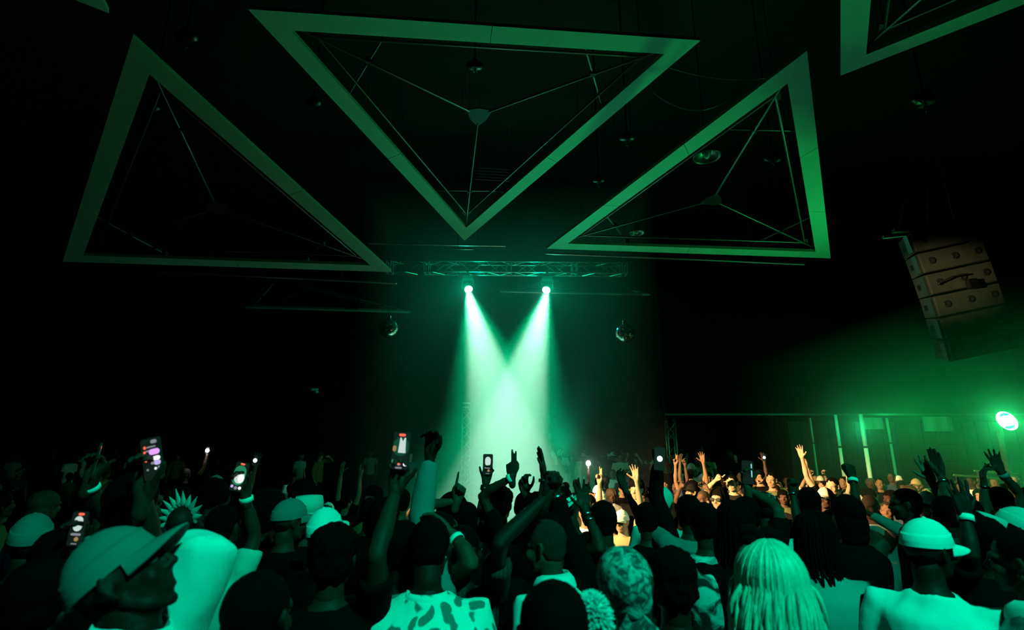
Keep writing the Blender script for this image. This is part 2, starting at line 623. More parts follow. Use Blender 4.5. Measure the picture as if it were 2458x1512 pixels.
# large ring lamp at the right edge
ring = empty('ring_lamp', RING, 'glaring round green lamp with two dark slits at the right edge', 'stage light')
qz = (Vector((0, 0, CAM_Z)) - RING).to_track_quat('-Z', 'Y').to_matrix().to_4x4() @ Matrix.Rotation(R(-28), 4, 'Z')
E_R = [(math.cos(a) * 0.118, math.sin(a) * 0.165) for a in [2 * math.pi * k / 40 for k in range(40)]]
MB().loft([[qz @ Vector((x, y, 0.0)) for x, y in E_R], [qz @ Vector((x, y, 0.02)) for x, y in E_R]]).build('diffuser', M_LENS_G, ring)
MB().loft([[qz @ Vector((x * 1.02, y * 1.02, 0.02)) for x, y in E_R], [qz @ Vector((x * 0.9, y * 0.9, 0.22)) for x, y in E_R]]).build('housing', M_BLACK, ring)
M_SLIT = emit_mat('lamp_slit_teal', (0.10, 0.62, 0.42), 0.8)
for sg in (1, -1):
    arc = [(math.cos(a) * 0.068, sg * (0.085 + math.sin(a) * 0.05)) for a in [math.pi * k / 12 for k in range(13)]]
    Q = qz @ Matrix.Rotation(R(18), 4, 'Z')
    MB().loft([[Q @ Vector((x, y, -0.012)) for x, y in arc], [Q @ Vector((x, y, -0.002)) for x, y in arc]]).build('slit', M_SLIT, ring)
MB().box((0, 0.18, -0.42), (0.06, 0.06, 0.5)).build('bracket', M_BLACK, ring)
MB().tube([(0, 0.18, -0.6), (0, 0.18, FAR_Z - RING.z)], 0.03, 8).build('stand', M_BLACK, ring)
point('ring_lamp_light', RING + (Vector((0, 0, CAM_Z)) - RING).normalized() * 0.3, 110, (0.01, 1.0, 0.20), 0.16)


# ------------------------------------------------------------------ truss towers
def tower(u, v_top, D, label, w=0.3):
    top = W(u, v_top, D)
    base = Vector((top.x, top.y, REAR_Z))
    o = empty('truss_tower', base, label, 'truss')
    box_truss(o, (0, 0, 0.03), (0, 0, top.z - REAR_Z), w, 0.34, (0.03, 0.97), 0.02, Vector((0, 1, 0)))
    MB().box((0, 0, 0.015), (0.7, 0.7, 0.03)).build('base_plate', M_DSTEEL, o)
    return o, top


tower(1121, 965, 19.0, 'lattice truss tower standing inside the bright smoke')
tw, twt = tower(1605, 966, 19.0, 'lattice truss tower with two small lamps right of the beams', 0.28)
cb = twt.z - REAR_Z - 0.5
MB().tube([(-0.34, -0.2, cb), (0.34, -0.2, cb)], 0.02, 6).build('lamp_bar', M_STEEL, tw)
M_DIMWARM = emit_mat('small_lamp_warm', (1.0, 0.8, 0.4), 0.35)
for sx in (-1, 1):
    l = MB().tube([(sx * 0.31, -0.32, cb), (sx * 0.31, -0.16, cb)], [0.07, 0.05], 12).build('small_lamp', M_BLACK, tw, True)
    MB().tube([(sx * 0.31, -0.395, cb), (sx * 0.31, -0.385, cb)], 0.05, 12).build('lens', M_DIMWARM, l, True)


# ------------------------------------------------------------------ mirror balls
def mirror_ball(u, v, D, r, label):
    p = W(u, v, D)
    o = empty('mirror_ball', p, label, 'mirror ball', 'mirror balls beside the beams')
    vs, fs = [], []
    core = MB().ell((0, 0, 0), (r * 0.985,) * 3, seg=24, rings=14).build('core', M_BLACK, o, True)
    m = MB()
    nr = 20
    for i in range(nr):
        t = math.pi * (i + 0.5) / nr
        nseg = max(4, int(2 * nr * math.sin(t)))
        for k in range(nseg):
            a = 2 * math.pi * (k + (i % 2) * 0.5) / nseg
            nrm = Vector((math.sin(t) * math.cos(a), math.sin(t) * math.sin(a), math.cos(t)))
            e1 = Vector((-math.sin(a), math.cos(a), 0))
            e2 = nrm.cross(e1)
            h = r * math.pi / nr * 0.46
            c = nrm * r
            jit = Vector((random.uniform(-1, 1), random.uniform(-1, 1), random.uniform(-1, 1))) * 0.05
            e1, e2 = (e1 + jit).normalized(), (e2 + jit).normalized()
            q = [c + e1 * h + e2 * h, c - e1 * h + e2 * h, c - e1 * h - e2 * h, c + e1 * h - e2 * h]
            m.add([x * 1.0 for x in q] + [x * 1.02 for x in q], [(0, 3, 2, 1), (4, 5, 6, 7), (0, 1, 5, 4), (1, 2, 6, 5), (2, 3, 7, 6), (3, 0, 4, 7)])
    t = m.build('mirror_tiles', mat('mirror_tile', (0.8, 0.82, 0.8), 0.08, 1.0), o)
    t['kind'] = 'stuff'
    MB().tube([(0, 0, r), (0, 0, r + 0.06)], 0.05, 10).build('cap', M_STEEL, o)
    MB().tube([(0, 0, r), (0, 0, 12.0 - p.z)], 0.006, 5, 'flat').build('hanging_cable', M_CABLE, o)


mirror_ball(933, 788, 13.0, 0.24, 'mirror ball hanging left of the beams')
mirror_ball(1500, 800, 13.0, 0.24, 'mirror ball hanging right of the beams')


# ------------------------------------------------------------------ ceiling fittings: pendants and chain hoists
def pendant(u, v, D, label, s=1.0):
    p = W(u, v, D)
    o = empty('pendant_lamp', p, label, 'lamp')
    prof = [(0.0, 0.27), (0.05, 0.265), (0.14, 0.17), (0.19, 0.10), (0.20, 0.0)]
    rings = [[Vector((math.cos(a) * r * s, math.sin(a) * r * s, z * s)) for a in [2 * math.pi * k / 24 for k in range(24)]] for z, r in prof]
    inner = [[x * 0.96 for x in rr] for rr in reversed(rings[:-1])]
    MB().loft(rings[::-1][1:] + inner[::-1], False).build('shade', M_STEEL, o, True)
    MB().tube([(0, 0, 0.17 * s), (0, 0, 0.42 * s)], [0.11 * s, 0.08 * s], 12).build('ballast_housing', M_DSTEEL, o, True)
    MB().ell((0, 0, 0.06 * s), (0.06 * s, 0.06 * s, 0.09 * s)).build('bulb', mat('bulb_glass', (0.3, 0.3, 0.3), 0.15), o, True)
    MB().tube([(0, 0, 0.45 * s), (0, 0, 12.0 - p.z)], 0.012, 6, 'flat').build('hanging_rod', M_CABLE, o)
    return o


pendant(1697, 378, 9.5, 'cone-shaded pendant lamp seen through the right triangle')
pendant(1529, 560, 12.5, 'small cone pendant lamp near the left tip of the right triangle', 0.7)


def hoist(u, v, D, label, s=1.0, fall=None):
    p = W(u, v, D)
    o = empty('chain_hoist', p, label, 'hoist')
    MB().tube([(-0.1 * s, 0, 0), (0.1 * s, 0, 0)], [0.09 * s, 0.09 * s], 14).build('motor_body', M_STEEL, o, True)
    MB().box((0, 0, 0.0), (0.1 * s, 0.2 * s, 0.2 * s)).build('gear_case', M_DSTEEL, o)
    MB().tube([(0, 0, -0.1 * s), (0.02 * s, 0, -0.17 * s), (0.04 * s, 0, -0.2 * s), (0.0, 0, -0.23 * s), (-0.03 * s, 0, -0.2 * s)], 0.014 * s, 6).build('hook', M_STEEL, o, True)
    MB().tube([(0, 0, 0.1 * s), (0, 0, 12.0 - p.z)], 0.02, 6, 'flat').build('chain', M_DSTEEL, o)
    return o, p


hoist(447, 88, 6.5, 'chain hoist hanging above the left triangle', 0.9)
_, HP = hoist(2218, 238, 8.0, 'chain hoist on the steel drop above the loudspeaker array', 1.1)
hoist(1505, 330, 10.0, 'chain hoist between the central and right triangles', 0.9)
hoist(1437, 432, 11.5, 'small chain hoist hanging lower, right of the central triangle', 0.8)
hoist(1855, 380, 10.0, 'round chain hoist seen through the right triangle', 1.0)
hoist(1140, 158, 8.6, 'dark chain hoist seen through the central triangle', 0.9)
hoist(362, 258, 8.0, 'dim chain hoist seen through the left triangle', 0.8)
hoist(752, 245, 9.5, 'very dim chain hoist between the left and central triangles', 0.9)

# slack cables strung between the right-hand frames
for i, (u0, v0, u1, v1, sag, lab) in enumerate(((1600, 160, 1935, 165, 0.25, 'upper slack cable running to the top of the right triangle'),
                                               (1560, 215, 1760, 230, 0.35, 'lower slack cable hanging right of the central triangle'))):
    a, b = W(u0, v0, 8.0), W(u1, v1, 8.0)
    c = (a + b) / 2
    pts = [a.lerp(b, k / 12) - c - Vector((0, 0, sag * 4 * (k / 12) * (1 - k / 12))) for k in range(13)]
    o = MB().tube(pts, 0.008, 5).build('slack_cable', M_STEEL, None, True)
    o.location = c
    tag(o, lab, 'cable')

# ------------------------------------------------------------------ line array loudspeaker
SPK_M = mat('speaker_grille', (0.15, 0.15, 0.12), 0.34, 0.6, var=0.25, vscale=9.0)
SPK_B = mat('speaker_box', (0.05, 0.05, 0.045), 0.55)
SPK_D = mat('speaker_cone', (0.02, 0.02, 0.02), 0.5)
topc = W(2240, 580, 8.0)
arr = empty('line_array_speaker', topc, 'tall hanging loudspeaker array of six stacked boxes at the right', 'loudspeaker')
pos = Vector((0, 0, 0))
tilt = 0.0
YAW = R(-8)
for k in range(6):
    tilt += R(2.0)
    Mx = Matrix.Translation(pos) @ Matrix.Rotation(YAW, 4, 'Z') @ Matrix.Rotation(-R(11), 4, 'Y') @ Matrix.Rotation(tilt, 4, 'X')
    w, h, d = 0.98, 0.335, 0.52
    tr_ = [(-w / 2, -d / 2), (w / 2, -d / 2), (w / 2 * 0.72, d / 2), (-w / 2 * 0.72, d / 2)]
    cab = MB()
    cab.loft([[Mx @ Vector((x, y, z)) for x, y in tr_] for z in (-h / 2 + 0.008, h / 2 - 0.008)])
    cb_ = cab.build('cabinet', SPK_B, arr)
    MB().box((0, -d / 2 - 0.012, 0), (w * 0.97, 0.024, h * 0.9), Mx).build('front_grille', SPK_M, cb_)
    for sx in (-0.33, 0.02, 0.36):
        rr = 0.055
        ringp = [[Mx @ Vector((sx + math.cos(a) * r_, -d / 2 - y_, math.sin(a) * r_ + 0.01)) for a in [2 * math.pi * q / 16 for q in range(16)]]
                 for y_, r_ in ((0.02, rr), (0.04, rr), (0.045, rr * 0.7), (0.028, rr * 0.3))]
        MB().loft(ringp).build('driver', SPK_D, cb_, True)
    for sx in (-1, 1):
        MB().box((sx * (w / 2 + 0.012), -d / 2 + 0.06, 0), (0.03, 0.1, h * 0.86), Mx).build('rigging_plate', M_STEEL, cb_)
        MB().box((sx * (w / 2 - 0.09), 0.06, 0.0), (0.03, 0.09, 0.09), Mx).build('side_handle', M_DSTEEL, cb_)
    step = Mx.to_3x3() @ Vector((0, 0, -0.345))
    pos = pos + step
Mt = Matrix.Translation((0, 0, 0)) @ Matrix.Rotation(YAW, 4, 'Z') @ Matrix.Rotation(-R(4), 4, 'Y')
fly = MB().box((0, 0, 0.26), (1.1, 0.1, 0.06), Mt).build('flying_bar', M_DSTEEL, arr)
MB().box((0.1, 0.3, 0.27), (1.3, 0.05, 0.05), Mt).build('spreader_bar', M_STEEL, arr)
MB().tube([Mt @ Vector((0.05, -0.3, 0.2)), Mt @ Vector((0.15, -0.32, 0.05)), Mt @ Vector((0.3, -0.32, 0.08)), Mt @ Vector((0.36, -0.3, 0.2))], 0.014, 6).build('steel_loop', M_STEEL, arr, True)
MB().box((0.15, -0.33, -0.84), (0.12, 0.09, 0.14), Mt).build('junction_box', M_DSTEEL, arr)
MB().tube([Mt @ Vector((-0.3, -0.32, -0.78)), Mt @ Vector((-0.1, -0.34, -0.7)), Mt @ Vector((0.12, -0.34, -0.68))], 0.013, 6).build('cable_loop', M_STEEL, arr, True)
hp = HP - topc
for x in (-0.45, 0.0, 0.4):
    MB().tube([hp + Vector((0, 0, -0.1)), Mt @ Vector((x, 0, 0.29))], 0.01, 5, 'flat').build('hanging_cable', M_CABLE, arr)

# ------------------------------------------------------------------ balcony and bar at the right rear
D_B = 16.0
bl = W(1640, 997, D_B)
zb = bl.z
bal = empty('balcony', (14.6, D_B + 3.5, zb), 'dark balcony running above the bar at the right rear', 'balcony')
M_FASCIA = mat('fascia_black', (0.004, 0.004, 0.004), 0.9, spec=0.05)
MB().box((0, -3.45, 2.0), (20.0, 0.12, 4.0)).build('fascia', M_FASCIA, bal)
MB().box((0, 0.0, 0.1), (20.0, 7.0, 0.2)).build('soffit', M_FASCIA, bal)
MB().box((0, -3.53, 0.03), (20.0, 0.05, 0.06)).build('edge_trim', mat('edge_metal', (0.05, 0.05, 0.05), 0.4, 0.5), bal)
D_W = 21.0
bx0, bx1 = W(1900, 1050, D_W).x, 24.8
bar = empty('bar_wall', ((bx0 + bx1) / 2, D_W + 0.2, REAR_Z), 'panelled dark green-lit wall below the balcony', 'wall panelling')
nb = 26
wb = (bx1 - bx0) / nb
M_BOARD = mat('bar_board', (0.05, 0.055, 0.05), 0.55, var=0.3, vscale=4)
M_BOARD2 = mat('bar_board_pale', (0.11, 0.115, 0.11), 0.5, var=0.3, vscale=4)
bme = MB().box((0, 0, 0), (wb - 0.03, 0.05, zb - REAR_Z)).mesh('board', False)
for i in range(nb):
    o = bpy.data.objects.new('board', bme)
    COL.objects.link(o)
    if not bme.materials:
        bme.materials.append(M_BOARD)
    o.parent = bar
    o.location = (-(bx1 - bx0) / 2 + wb * (i + 0.5), 0.012 * (i % 2), (zb - REAR_Z) / 2)
    o.material_slots[0].link = 'OBJECT'
    o.material_slots[0].material = M_BOARD2 if i % 5 in (1, 2) else M_BOARD
for zz in (0.9, 1.5, 2.1):
    MB().box((0.4, -0.14, zz), ((bx1 - bx0) * 0.8, 0.22, 0.03)).build('shelf', M_BOARD, bar)
M_BANNER = mat('banner_cloth', (0.36, 0.38, 0.36), 0.85, var=0.12, vscale=1.5)


def banner(u0, v0, u1, v1, D, label):
    a, b = W(u0, v0, D), W(u1, v1, D)
    c = (a + b) / 2
    o = empty('banner', (c.x, c.y, min(a.z, b.z)), label, 'banner', 'pale banners under the balcony')
    m = MB()
    n = 10
    w_, h_ = abs(b.x - a.x), abs(a.z - b.z)
    f_ = [[(-w_ / 2 + w_ * i / n, 0.02 * math.sin(i * 1.3) - 0.01, z) for i in range(n + 1)] for z in (0, h_)]
    bk = [[(x, y + 0.012, z) for x, y, z in r] for r in f_]
    m.loft([f_[0] + bk[0][::-1], f_[1] + bk[1][::-1]])
    m.build('cloth', M_BANNER, o)
    MB().tube([(-w_ / 2 - 0.03, 0, h_), (w_ / 2 + 0.03, 0, h_)], 0.02, 8).build('top_rail', M_STEEL, o)


banner(2070, 1000, 2122, 1030, 17.5, 'smaller pale banner hanging behind the bright green post')
banner(2213, 998, 2290, 1035, 16.8, 'larger pale banner hanging nearer the ring lamp')
M_POST = mat('post_white', (0.75, 0.78, 0.75), 0.5)
for u, v0, v1, D, rr, lab in ((2005, 998, 1116, 15.4, 0.042, 'left of the two bright green posts below the balcony'),
                              (2066, 998, 1116, 15.0, 0.052, 'right, brighter of the two green posts below the balcony'),
                              (1946, 1022, 1100, 17.5, 0.035, 'dim thin post left of the bright green posts'),
                              (2132, 1028, 1055, 17.5, 0.04, 'short dim post between the two banners')):
    a = W(u, v0, D)
    fz = REAR_Z if D > REAR_Y else FAR_Z
    o = empty('metal_post', (a.x, a.y, fz), lab, 'post')
    H_ = zb - fz
    MB().tube([(0, 0, 0.02), (0, 0, H_ * 0.72)], rr, 12, 'flat').build('shaft', M_POST, o, True)
    MB().tube([(0, 0, H_ * 0.735), (0, 0, H_ - 0.01)], rr * 1.05, 12, 'flat').build('upper_sleeve', M_POST, o, True)
    MB().box((0, 0, 0.01), (0.22, 0.22, 0.02)).build('foot_plate', M_DSTEEL, o)
point('bar_fill', W(2060, 1003, 14.0) + Vector((0, 0, -0.25)), 60, (0.02, 1.0, 0.30), 0.08)  # unseen lamp added to light the posts green
point('bar_fill', W(2185, 1008, 15.4), 90, (0.01, 1.0, 0.20), 0.08)  # second added lamp, brightens the banners
# rails in front of the bar
M_RAIL = mat('rail_green_paint', (0.02, 0.12, 0.04), 0.4)
for u0, v0, u1, v1, lab in ((2290, 1140, 2400, 1150, 'nearer green-lit rail below the ring lamp'), (2340, 1130, 2445, 1139, 'farther green-lit rail below the ring lamp')):
    a, b = W(u0, v0, 11.0), W(u1, v1, 11.0)
    c = (a + b) / 2
    o = empty('hand_rail', (c.x, c.y, FAR_Z), lab, 'rail')
    zz = c.z - FAR_Z
    MB().tube([(a.x - c.x, 0, a.z - FAR_Z), (b.x - c.x, 0, b.z - FAR_Z)], 0.022, 8).build('rail', M_RAIL, o, True)
    for e, q in ((-1, a), (1, b)):
        MB().tube([(q.x - c.x - e * 0.05, 0, 0), (q.x - c.x - e * 0.05, 0, q.z - FAR_Z)], 0.02, 8, 'flat').build('stanchion', M_BLACK, o, True)

# small dim green sign on the back wall
sg = empty('exit_sign', W(757, 936, 29.95), 'tiny dim green lit sign on the dark back wall', 'sign')
MB().box((0, 0, 0), (0.55, 0.1, 0.5)).build('sign_box', M_BLACK, sg)
MB().box((0, -0.055, 0.02), (0.4, 0.01, 0.12)).build('sign_face', emit_mat('sign_green', (0.0, 0.8, 0.35), 0.06), sg)
MB().box((0.14, -0.055, -0.12), (0.16, 0.01, 0.12)).build('sign_face', emit_mat('sign_green', (0.0, 0.8, 0.35), 0.06), sg)


# ================================================================== PEOPLE
def skin(i):
    cols = [(0.040, 0.020, 0.013), (0.075, 0.040, 0.026), (0.17, 0.095, 0.06), (0.30, 0.18, 0.12), (0.42, 0.27, 0.19), (0.018, 0.009, 0.006)]
    return mat('skin_%d' % i, cols[i], 0.6, spec=0.18, bump=0.05, bscale=300)


M_EYE = mat('eye_white', (0.10, 0.10, 0.10), 0.3)
M_HAIR = mat('hair_black', (0.0022, 0.0022, 0.0022), 0.8, bump=0.6, bscale=220, spec=0.03)
M_HAIR_BR = mat('hair_brown', (0.03, 0.018, 0.01), 0.6, bump=0.5, bscale=200)
M_HAIR_FADE = mat('hair_bleached_fade', (0.018, 0.017, 0.012), 0.8, bump=0.8, bscale=350)
M_BLOND = mat('hair_platinum_blond', (0.62, 0.58, 0.46), 0.42, var=0.35, vscale=45, spec=0.5)


def cloth(name, col, var=0.06):
    return mat('cloth_' + name, col, 0.9, var=var, vscale=14, bump=0.12, bscale=240, spec=0.03)


C_BLACK = cloth('black', (0.0028, 0.0028, 0.0028))
C_CHAR = cloth('charcoal', (0.010, 0.010, 0.011))
C_GREY = cloth('grey', (0.16, 0.165, 0.16))
C_CAP = cloth('faded_cap', (0.17, 0.175, 0.17))
C_MID = cloth('mid_grey', (0.28, 0.29, 0.28))
C_WHITE = cloth('white', (0.78, 0.78, 0.76))
C_OFF = cloth('off_white', (0.55, 0.54, 0.50))
C_NAVY = cloth('navy', (0.012, 0.016, 0.04))
C_DENIM = cloth('denim', (0.03, 0.05, 0.09), 0.2)
C_RED = cloth('red', (0.5, 0.03, 0.02))
C_OLIVE = cloth('olive', (0.09, 0.10, 0.04))
C_TAN = cloth('tan', (0.30, 0.22, 0.12))
C_DKGREEN = pattern_mat('cloth_striped_green', (0.014, 0.018, 0.016), (0.03, 0.034, 0.031), 'stripe', 18)
C_LEAF = pattern_mat('cloth_leaf_print', (0.80, 0.80, 0.76), (0.16, 0.18, 0.16), 'leaf', 13)
C_PAIS = pattern_mat('cloth_bandana_print', (0.06, 0.065, 0.065), (0.40, 0.41, 0.40), 'noise', 34)
C_MARBLE = pattern_mat('cloth_blotch_print', (0.02, 0.02, 0.02), (0.6, 0.6, 0.58), 'noise', 11)
C_SATIN = mat('cloth_satin_dark', (0.08, 0.085, 0.085), 0.32, spec=0.6, bump=0.2, bscale=30)
M_BAND = mat('paper_wristband', (0.85, 0.86, 0.84), 0.6)
M_METALB = mat('bracelet_metal', (0.5, 0.5, 0.5), 0.25, 1.0)
M_SHOE = mat('shoe_rubber', (0.03, 0.03, 0.03), 0.6)

# ---------------------------------------------------------------- head
_cache = {}


def head_mesh(detail):
    k = ('head', detail)
    if k in _cache:
        return _cache[k]
    m = MB()
    m.ell((0, -0.014, 0.030), (0.075, 0.096, 0.085), seg=24, rings=16)
    m.ell((0, 0.022, -0.030), (0.060, 0.068, 0.078), seg=20, rings=14)
    m.ell((0, 0.022, -0.066), (0.053, 0.056, 0.046), seg=16, rings=10)
    m.ell((0, 0.036, -0.058), (0.046, 0.046, 0.046), seg=16, rings=10)
    m.ell((0, 0.062, -0.098), (0.020, 0.016, 0.015), seg=12, rings=8)
    m.tube([(0, 0.086, 0.018), (0, 0.096, -0.004), (0, 0.104, -0.022)], [0.008, 0.009, 0.012], 10)
    for s in (-1, 1):
        m.ell((s * 0.011, 0.091, -0.027), (0.010, 0.011, 0.009), seg=8, rings=6)
        m.ell((s * 0.036, 0.060, -0.028), (0.024, 0.024, 0.026), seg=12, rings=8)
        m.tube([(s * 0.008, 0.087, 0.020), (s * 0.034, 0.082, 0.026), (s * 0.054, 0.062, 0.018)], [0.009, 0.010, 0.008], 8)
        m.tube([(s * 0.073, 0.004, 0.020), (s * 0.083, -0.010, 0.024), (s * 0.086, -0.016, 0.004), (s * 0.080, -0.006, -0.022), (s * 0.073, 0.002, -0.032)],
               [0.006, 0.007, 0.007, 0.007, 0.007], 8)
        m.ell((s * 0.076, -0.006, 0.0), (0.006, 0.016, 0.026), seg=10, rings=8)
        m.tube([(s * 0.052, 0.0, -0.045), (s * 0.042, 0.034, -0.080), (s * 0.012, 0.058, -0.098)], [0.016, 0.015, 0.014], 8)
    m.tube([(-0.024, 0.073, -0.056), (0, 0.083, -0.053), (0.024, 0.073, -0.056)], [0.005, 0.0085, 0.005], 8)
    m.tube([(-0.021, 0.073, -0.068), (0, 0.081, -0.069), (0.021, 0.073, -0.068)], [0.006, 0.0095, 0.006], 8)
    m.tube([(0, -0.03, -0.06), (0, -0.028, -0.12)], [0.054, 0.055], 16)
    me = remesh(m, 0.0062 if detail else 0.010, 3 if detail else 2, 'head', 0.45)
    if detail:
        e = MB()
        for s in (-1, 1):
            e.ell((s * 0.031, 0.074, 0.002), (0.0135, 0.0135, 0.0095), seg=12, rings=8)
        em = e.mesh('eyes')
        me = join_meshes('head', [(me, Matrix(), False), (em, Matrix(), False)])
        ne = len(em.polygons)
        idx = [0] * (len(me.polygons) - ne) + [1] * ne
        me.polygons.foreach_set('material_index', idx)
    _cache[k] = me
    return me


# ---------------------------------------------------------------- hands (right hand: fingers +Z, palm -Y, thumb +X)
POSES = {
    'open': dict(c=[(4, 8, 6)] * 4, sp=(13, 4, -5, -14), th=(52, 8, 6)),
    'relaxed': dict(c=[(16, 28, 18), (20, 32, 20), (24, 36, 22), (26, 38, 24)], sp=(5, 1, -3, -7), th=(34, 16, 14)),
    'cup': dict(c=[(38, 42, 30), (42, 46, 30), (46, 48, 30), (48, 50, 30)], sp=(4, 1, -2, -6), th=(48, 22, 20)),
    'fist': dict(c=[(82, 96, 60)] * 4, sp=(2, 0, -1, -3), th=(18, 40, 40)),
    'two': dict(c=[(4, 5, 4), (2, 4, 4), (78, 92, 55), (80, 92, 55)], sp=(4, -1, -1, -4), th=(30, 34, 34)),
    'one': dict(c=[(4, 6, 5), (74, 92, 55), (78, 92, 55), (80, 92, 55)], sp=(3, 0, -1, -4), th=(24, 36, 36)),
    'thumb': dict(c=[(80, 95, 60)] * 4, sp=(2, 0, -1, -3), th=(62, -6, -8)),
    'grip': dict(c=[(34, 40, 34), (36, 42, 34), (38, 44, 34), (40, 46, 34)], sp=(-24, -28, -32, -38), th=(26, -4, 12)),
    'pinch': dict(c=[(40, 52, 20), (50, 40, 24), (18, 26, 18), (12, 20, 14)], sp=(3, 1, -6, -14), th=(30, 30, 22)),
    'flat': dict(c=[(2, 4, 3), (3, 4, 3), (3, 5, 4), (4, 6, 4)], sp=(2, 0, -2, -4), th=(20, 6, 4)),
}


def hand_mesh(pose, detail):
    k = ('hand', pose, detail)
    if k in _cache:
        return _cache[k]
    P = POSES[pose]
    m = MB()
    base = [(0.030, 0.0, 0.092), (0.010, 0.0, 0.097), (-0.011, 0.0, 0.093), (-0.030, 0.0, 0.084)]
    lens = [(0.040, 0.026, 0.020), (0.044, 0.029, 0.021), (0.041, 0.027, 0.020), (0.032, 0.021, 0.018)]
    for i in range(4):
        b = Vector(base[i])
        m.tube([(b.x * 0.55, 0.0, 0.004), (b.x * 0.85, 0.001, 0.05), b], [0.0150, 0.0150, 0.0120], 8)
        a = 0.0
        p = b.copy()
        pts, rr = [p.copy()], [0.0105]
        sp = R(P['sp'][i])
        side = Vector((math.sin(sp), 0, math.cos(sp)))
        for j in range(3):
            a += R(P['c'][i][j])
            d = side * math.cos(a) + Vector((0, -1, 0)) * math.sin(a)
            p = p + d * lens[i][j]
            pts.append(p.copy())
            rr.append((0.0096, 0.0088, 0.0074)[j] * (0.9 if i == 3 else 1.0))
        m.tube(pts, rr, 8)
    m.ell((0.018, -0.010, 0.034), (0.017, 0.014, 0.030), seg=10, rings=8)
    m.ell((-0.020, -0.007, 0.036), (0.014, 0.012, 0.032), seg=10, rings=8)
    t = R(P['th'][0])
    p = Vector((0.022, -0.006, 0.028))
    pts, rr = [p.copy()], [0.0135]
    d = Vector((math.sin(t), -0.35, math.cos(t))).normalized()
    bend = [R(P['th'][1]), R(P['th'][2])]
    ax = Vector((0, 1, 0)).cross(d)
    ang = 0.0
    for j, l in enumerate((0.042, 0.032, 0.026)):
        if j:
            ang += bend[j - 1]
        ca, sa = math.cos(ang), math.sin(ang)
        inward = Vector((-math.cos(t), -0.25, math.sin(t))).normalized()
        dd = (d * ca + inward * sa).normalized()
        p = p + dd * l
        pts.append(p.copy())
        rr.append((0.0115, 0.0105, 0.0085)[j])
    m.tube(pts, rr, 8)
    m.tube([(0, 0.001, -0.05), (0, 0.001, 0.01)], [0.026, 0.026], 12)
    me = remesh(m, 0.0044 if detail else 0.0062, 2, 'hand', 0.4)
    _cache[k] = me
    return me


def frame(x, y, z, o):
    return Matrix(((x.x, y.x, z.x, o.x), (x.y, y.y, z.y, o.y), (x.z, y.z, z.z, o.z), (0, 0, 0, 1)))


def hand_matrix(wrist, fdir, palm, s):
    f = fdir.normalized()
    n = (palm - f * palm.dot(f))
    if n.length < 1e-4:
        n = f.orthogonal()
    n.normalize()
    x = f.cross(n)
    return frame(x, -n, f, wrist) @ Matrix.Scale(s, 4)


# ---------------------------------------------------------------- headwear and hair, all in head space (face +Y, up +Z)
def cap_parts():
    if 'cap' in _cache:
        return _cache['cap']
    cx, cy, cz = 0.0, -0.012, 0.022
    rx, ry, rz = 0.084, 0.106, 0.112
    rings = []
    N = 28

    def rim(a):
        return 0.004 + 0.012 * max(0, math.sin(a)) - 0.004 * max(0, -math.sin(a))
    for i in range(9):
        t = math.pi / 2 * i / 8
        rr = []
        for k in range(N):
            a = 2 * math.pi * k / N
            seam = 1 + 0.010 * (abs(math.cos(a * 3)) ** 8) * math.cos(t)
            low = rim(a) * (1 - i / 8)
            rr.append(Vector((cx + rx * math.cos(a) * math.cos(t) * seam, cy + ry * math.sin(a) * math.cos(t) * seam, cz + rz * math.sin(t) + low - 0.005 * (1 - i / 8))))
        if i == 8:
            rr = [Vector((cx + 0.004 * math.cos(2 * math.pi * k / N), cy + 0.004 * math.sin(2 * math.pi * k / N), cz + rz)) for k in range(N)]
        rings.append(rr)
    inner = [[Vector((cx + (p.x - cx) * 0.965, cy + (p.y - cy) * 0.965, p.z - 0.002)) for p in rings[0]],
             [Vector((cx + (p.x - cx) * 0.93, cy + (p.y - cy) * 0.93, p.z + 0.03)) for p in rings[1]]]
    crown = MB().loft([inner[1], inner[0]] + rings).mesh('crown')
    band = MB().loft([[p + Vector(((p.x - cx) * 0.004, (p.y - cy) * 0.004, 0)) for p in rings[0]],
                      [p + Vector(((p.x - cx) * 0.004, (p.y - cy) * 0.004, 0.014)) for p in rings[0]]], False).mesh('sweatband')
    top, bot = [], []
    nb, nd = 17, 7
    for j in range(nd):
        f = j / (nd - 1)
        rt, rb = [], []
        for i in range(nb):
            s = -1 + 2 * i / (nb - 1)
            a = math.pi / 2 + s * R(62)
            x0, y0 = cx + rx * math.cos(a) * 1.0, cy + ry * math.sin(a) * 1.0
            ext = 0.074 * math.sqrt(max(0.0, 1 - (abs(s) ** 2.6)))
            x = x0 + math.cos(a) * 0.012 * f * (1 - abs(s))
            y = y0 + ext * f
            z = cz - 0.003 + rim(a) - 0.012 * f * f - 0.020 * s * s * f
            rt.append((x, y, z))
            rb.append((x, y, z - 0.005))
        top.append(rt)
        bot.append(rb)
    m = MB()
    vs = [p for r in top for p in r] + [p for r in bot for p in r]
    fs = []
    o = nd * nb
    for j in range(nd - 1):
        for i in range(nb - 1):
            a, b, c, d = j * nb + i, j * nb + i + 1, (j + 1) * nb + i + 1, (j + 1) * nb + i
            fs += [(a, d, c, b), (o + a, o + b, o + c, o + d)]
    for i in range(nb - 1):
        a, b = (nd - 1) * nb + i, (nd - 1) * nb + i + 1
        fs.append((a, o + a, o + b, b))
    bill = m.add(vs, fs).mesh('bill')
    but = MB().ell((cx, cy, cz + rz + 0.001), (0.008, 0.008, 0.005), seg=10, rings=6).mesh('button')
    _cache['cap'] = (crown, bill, but, band)
    return _cache['cap']


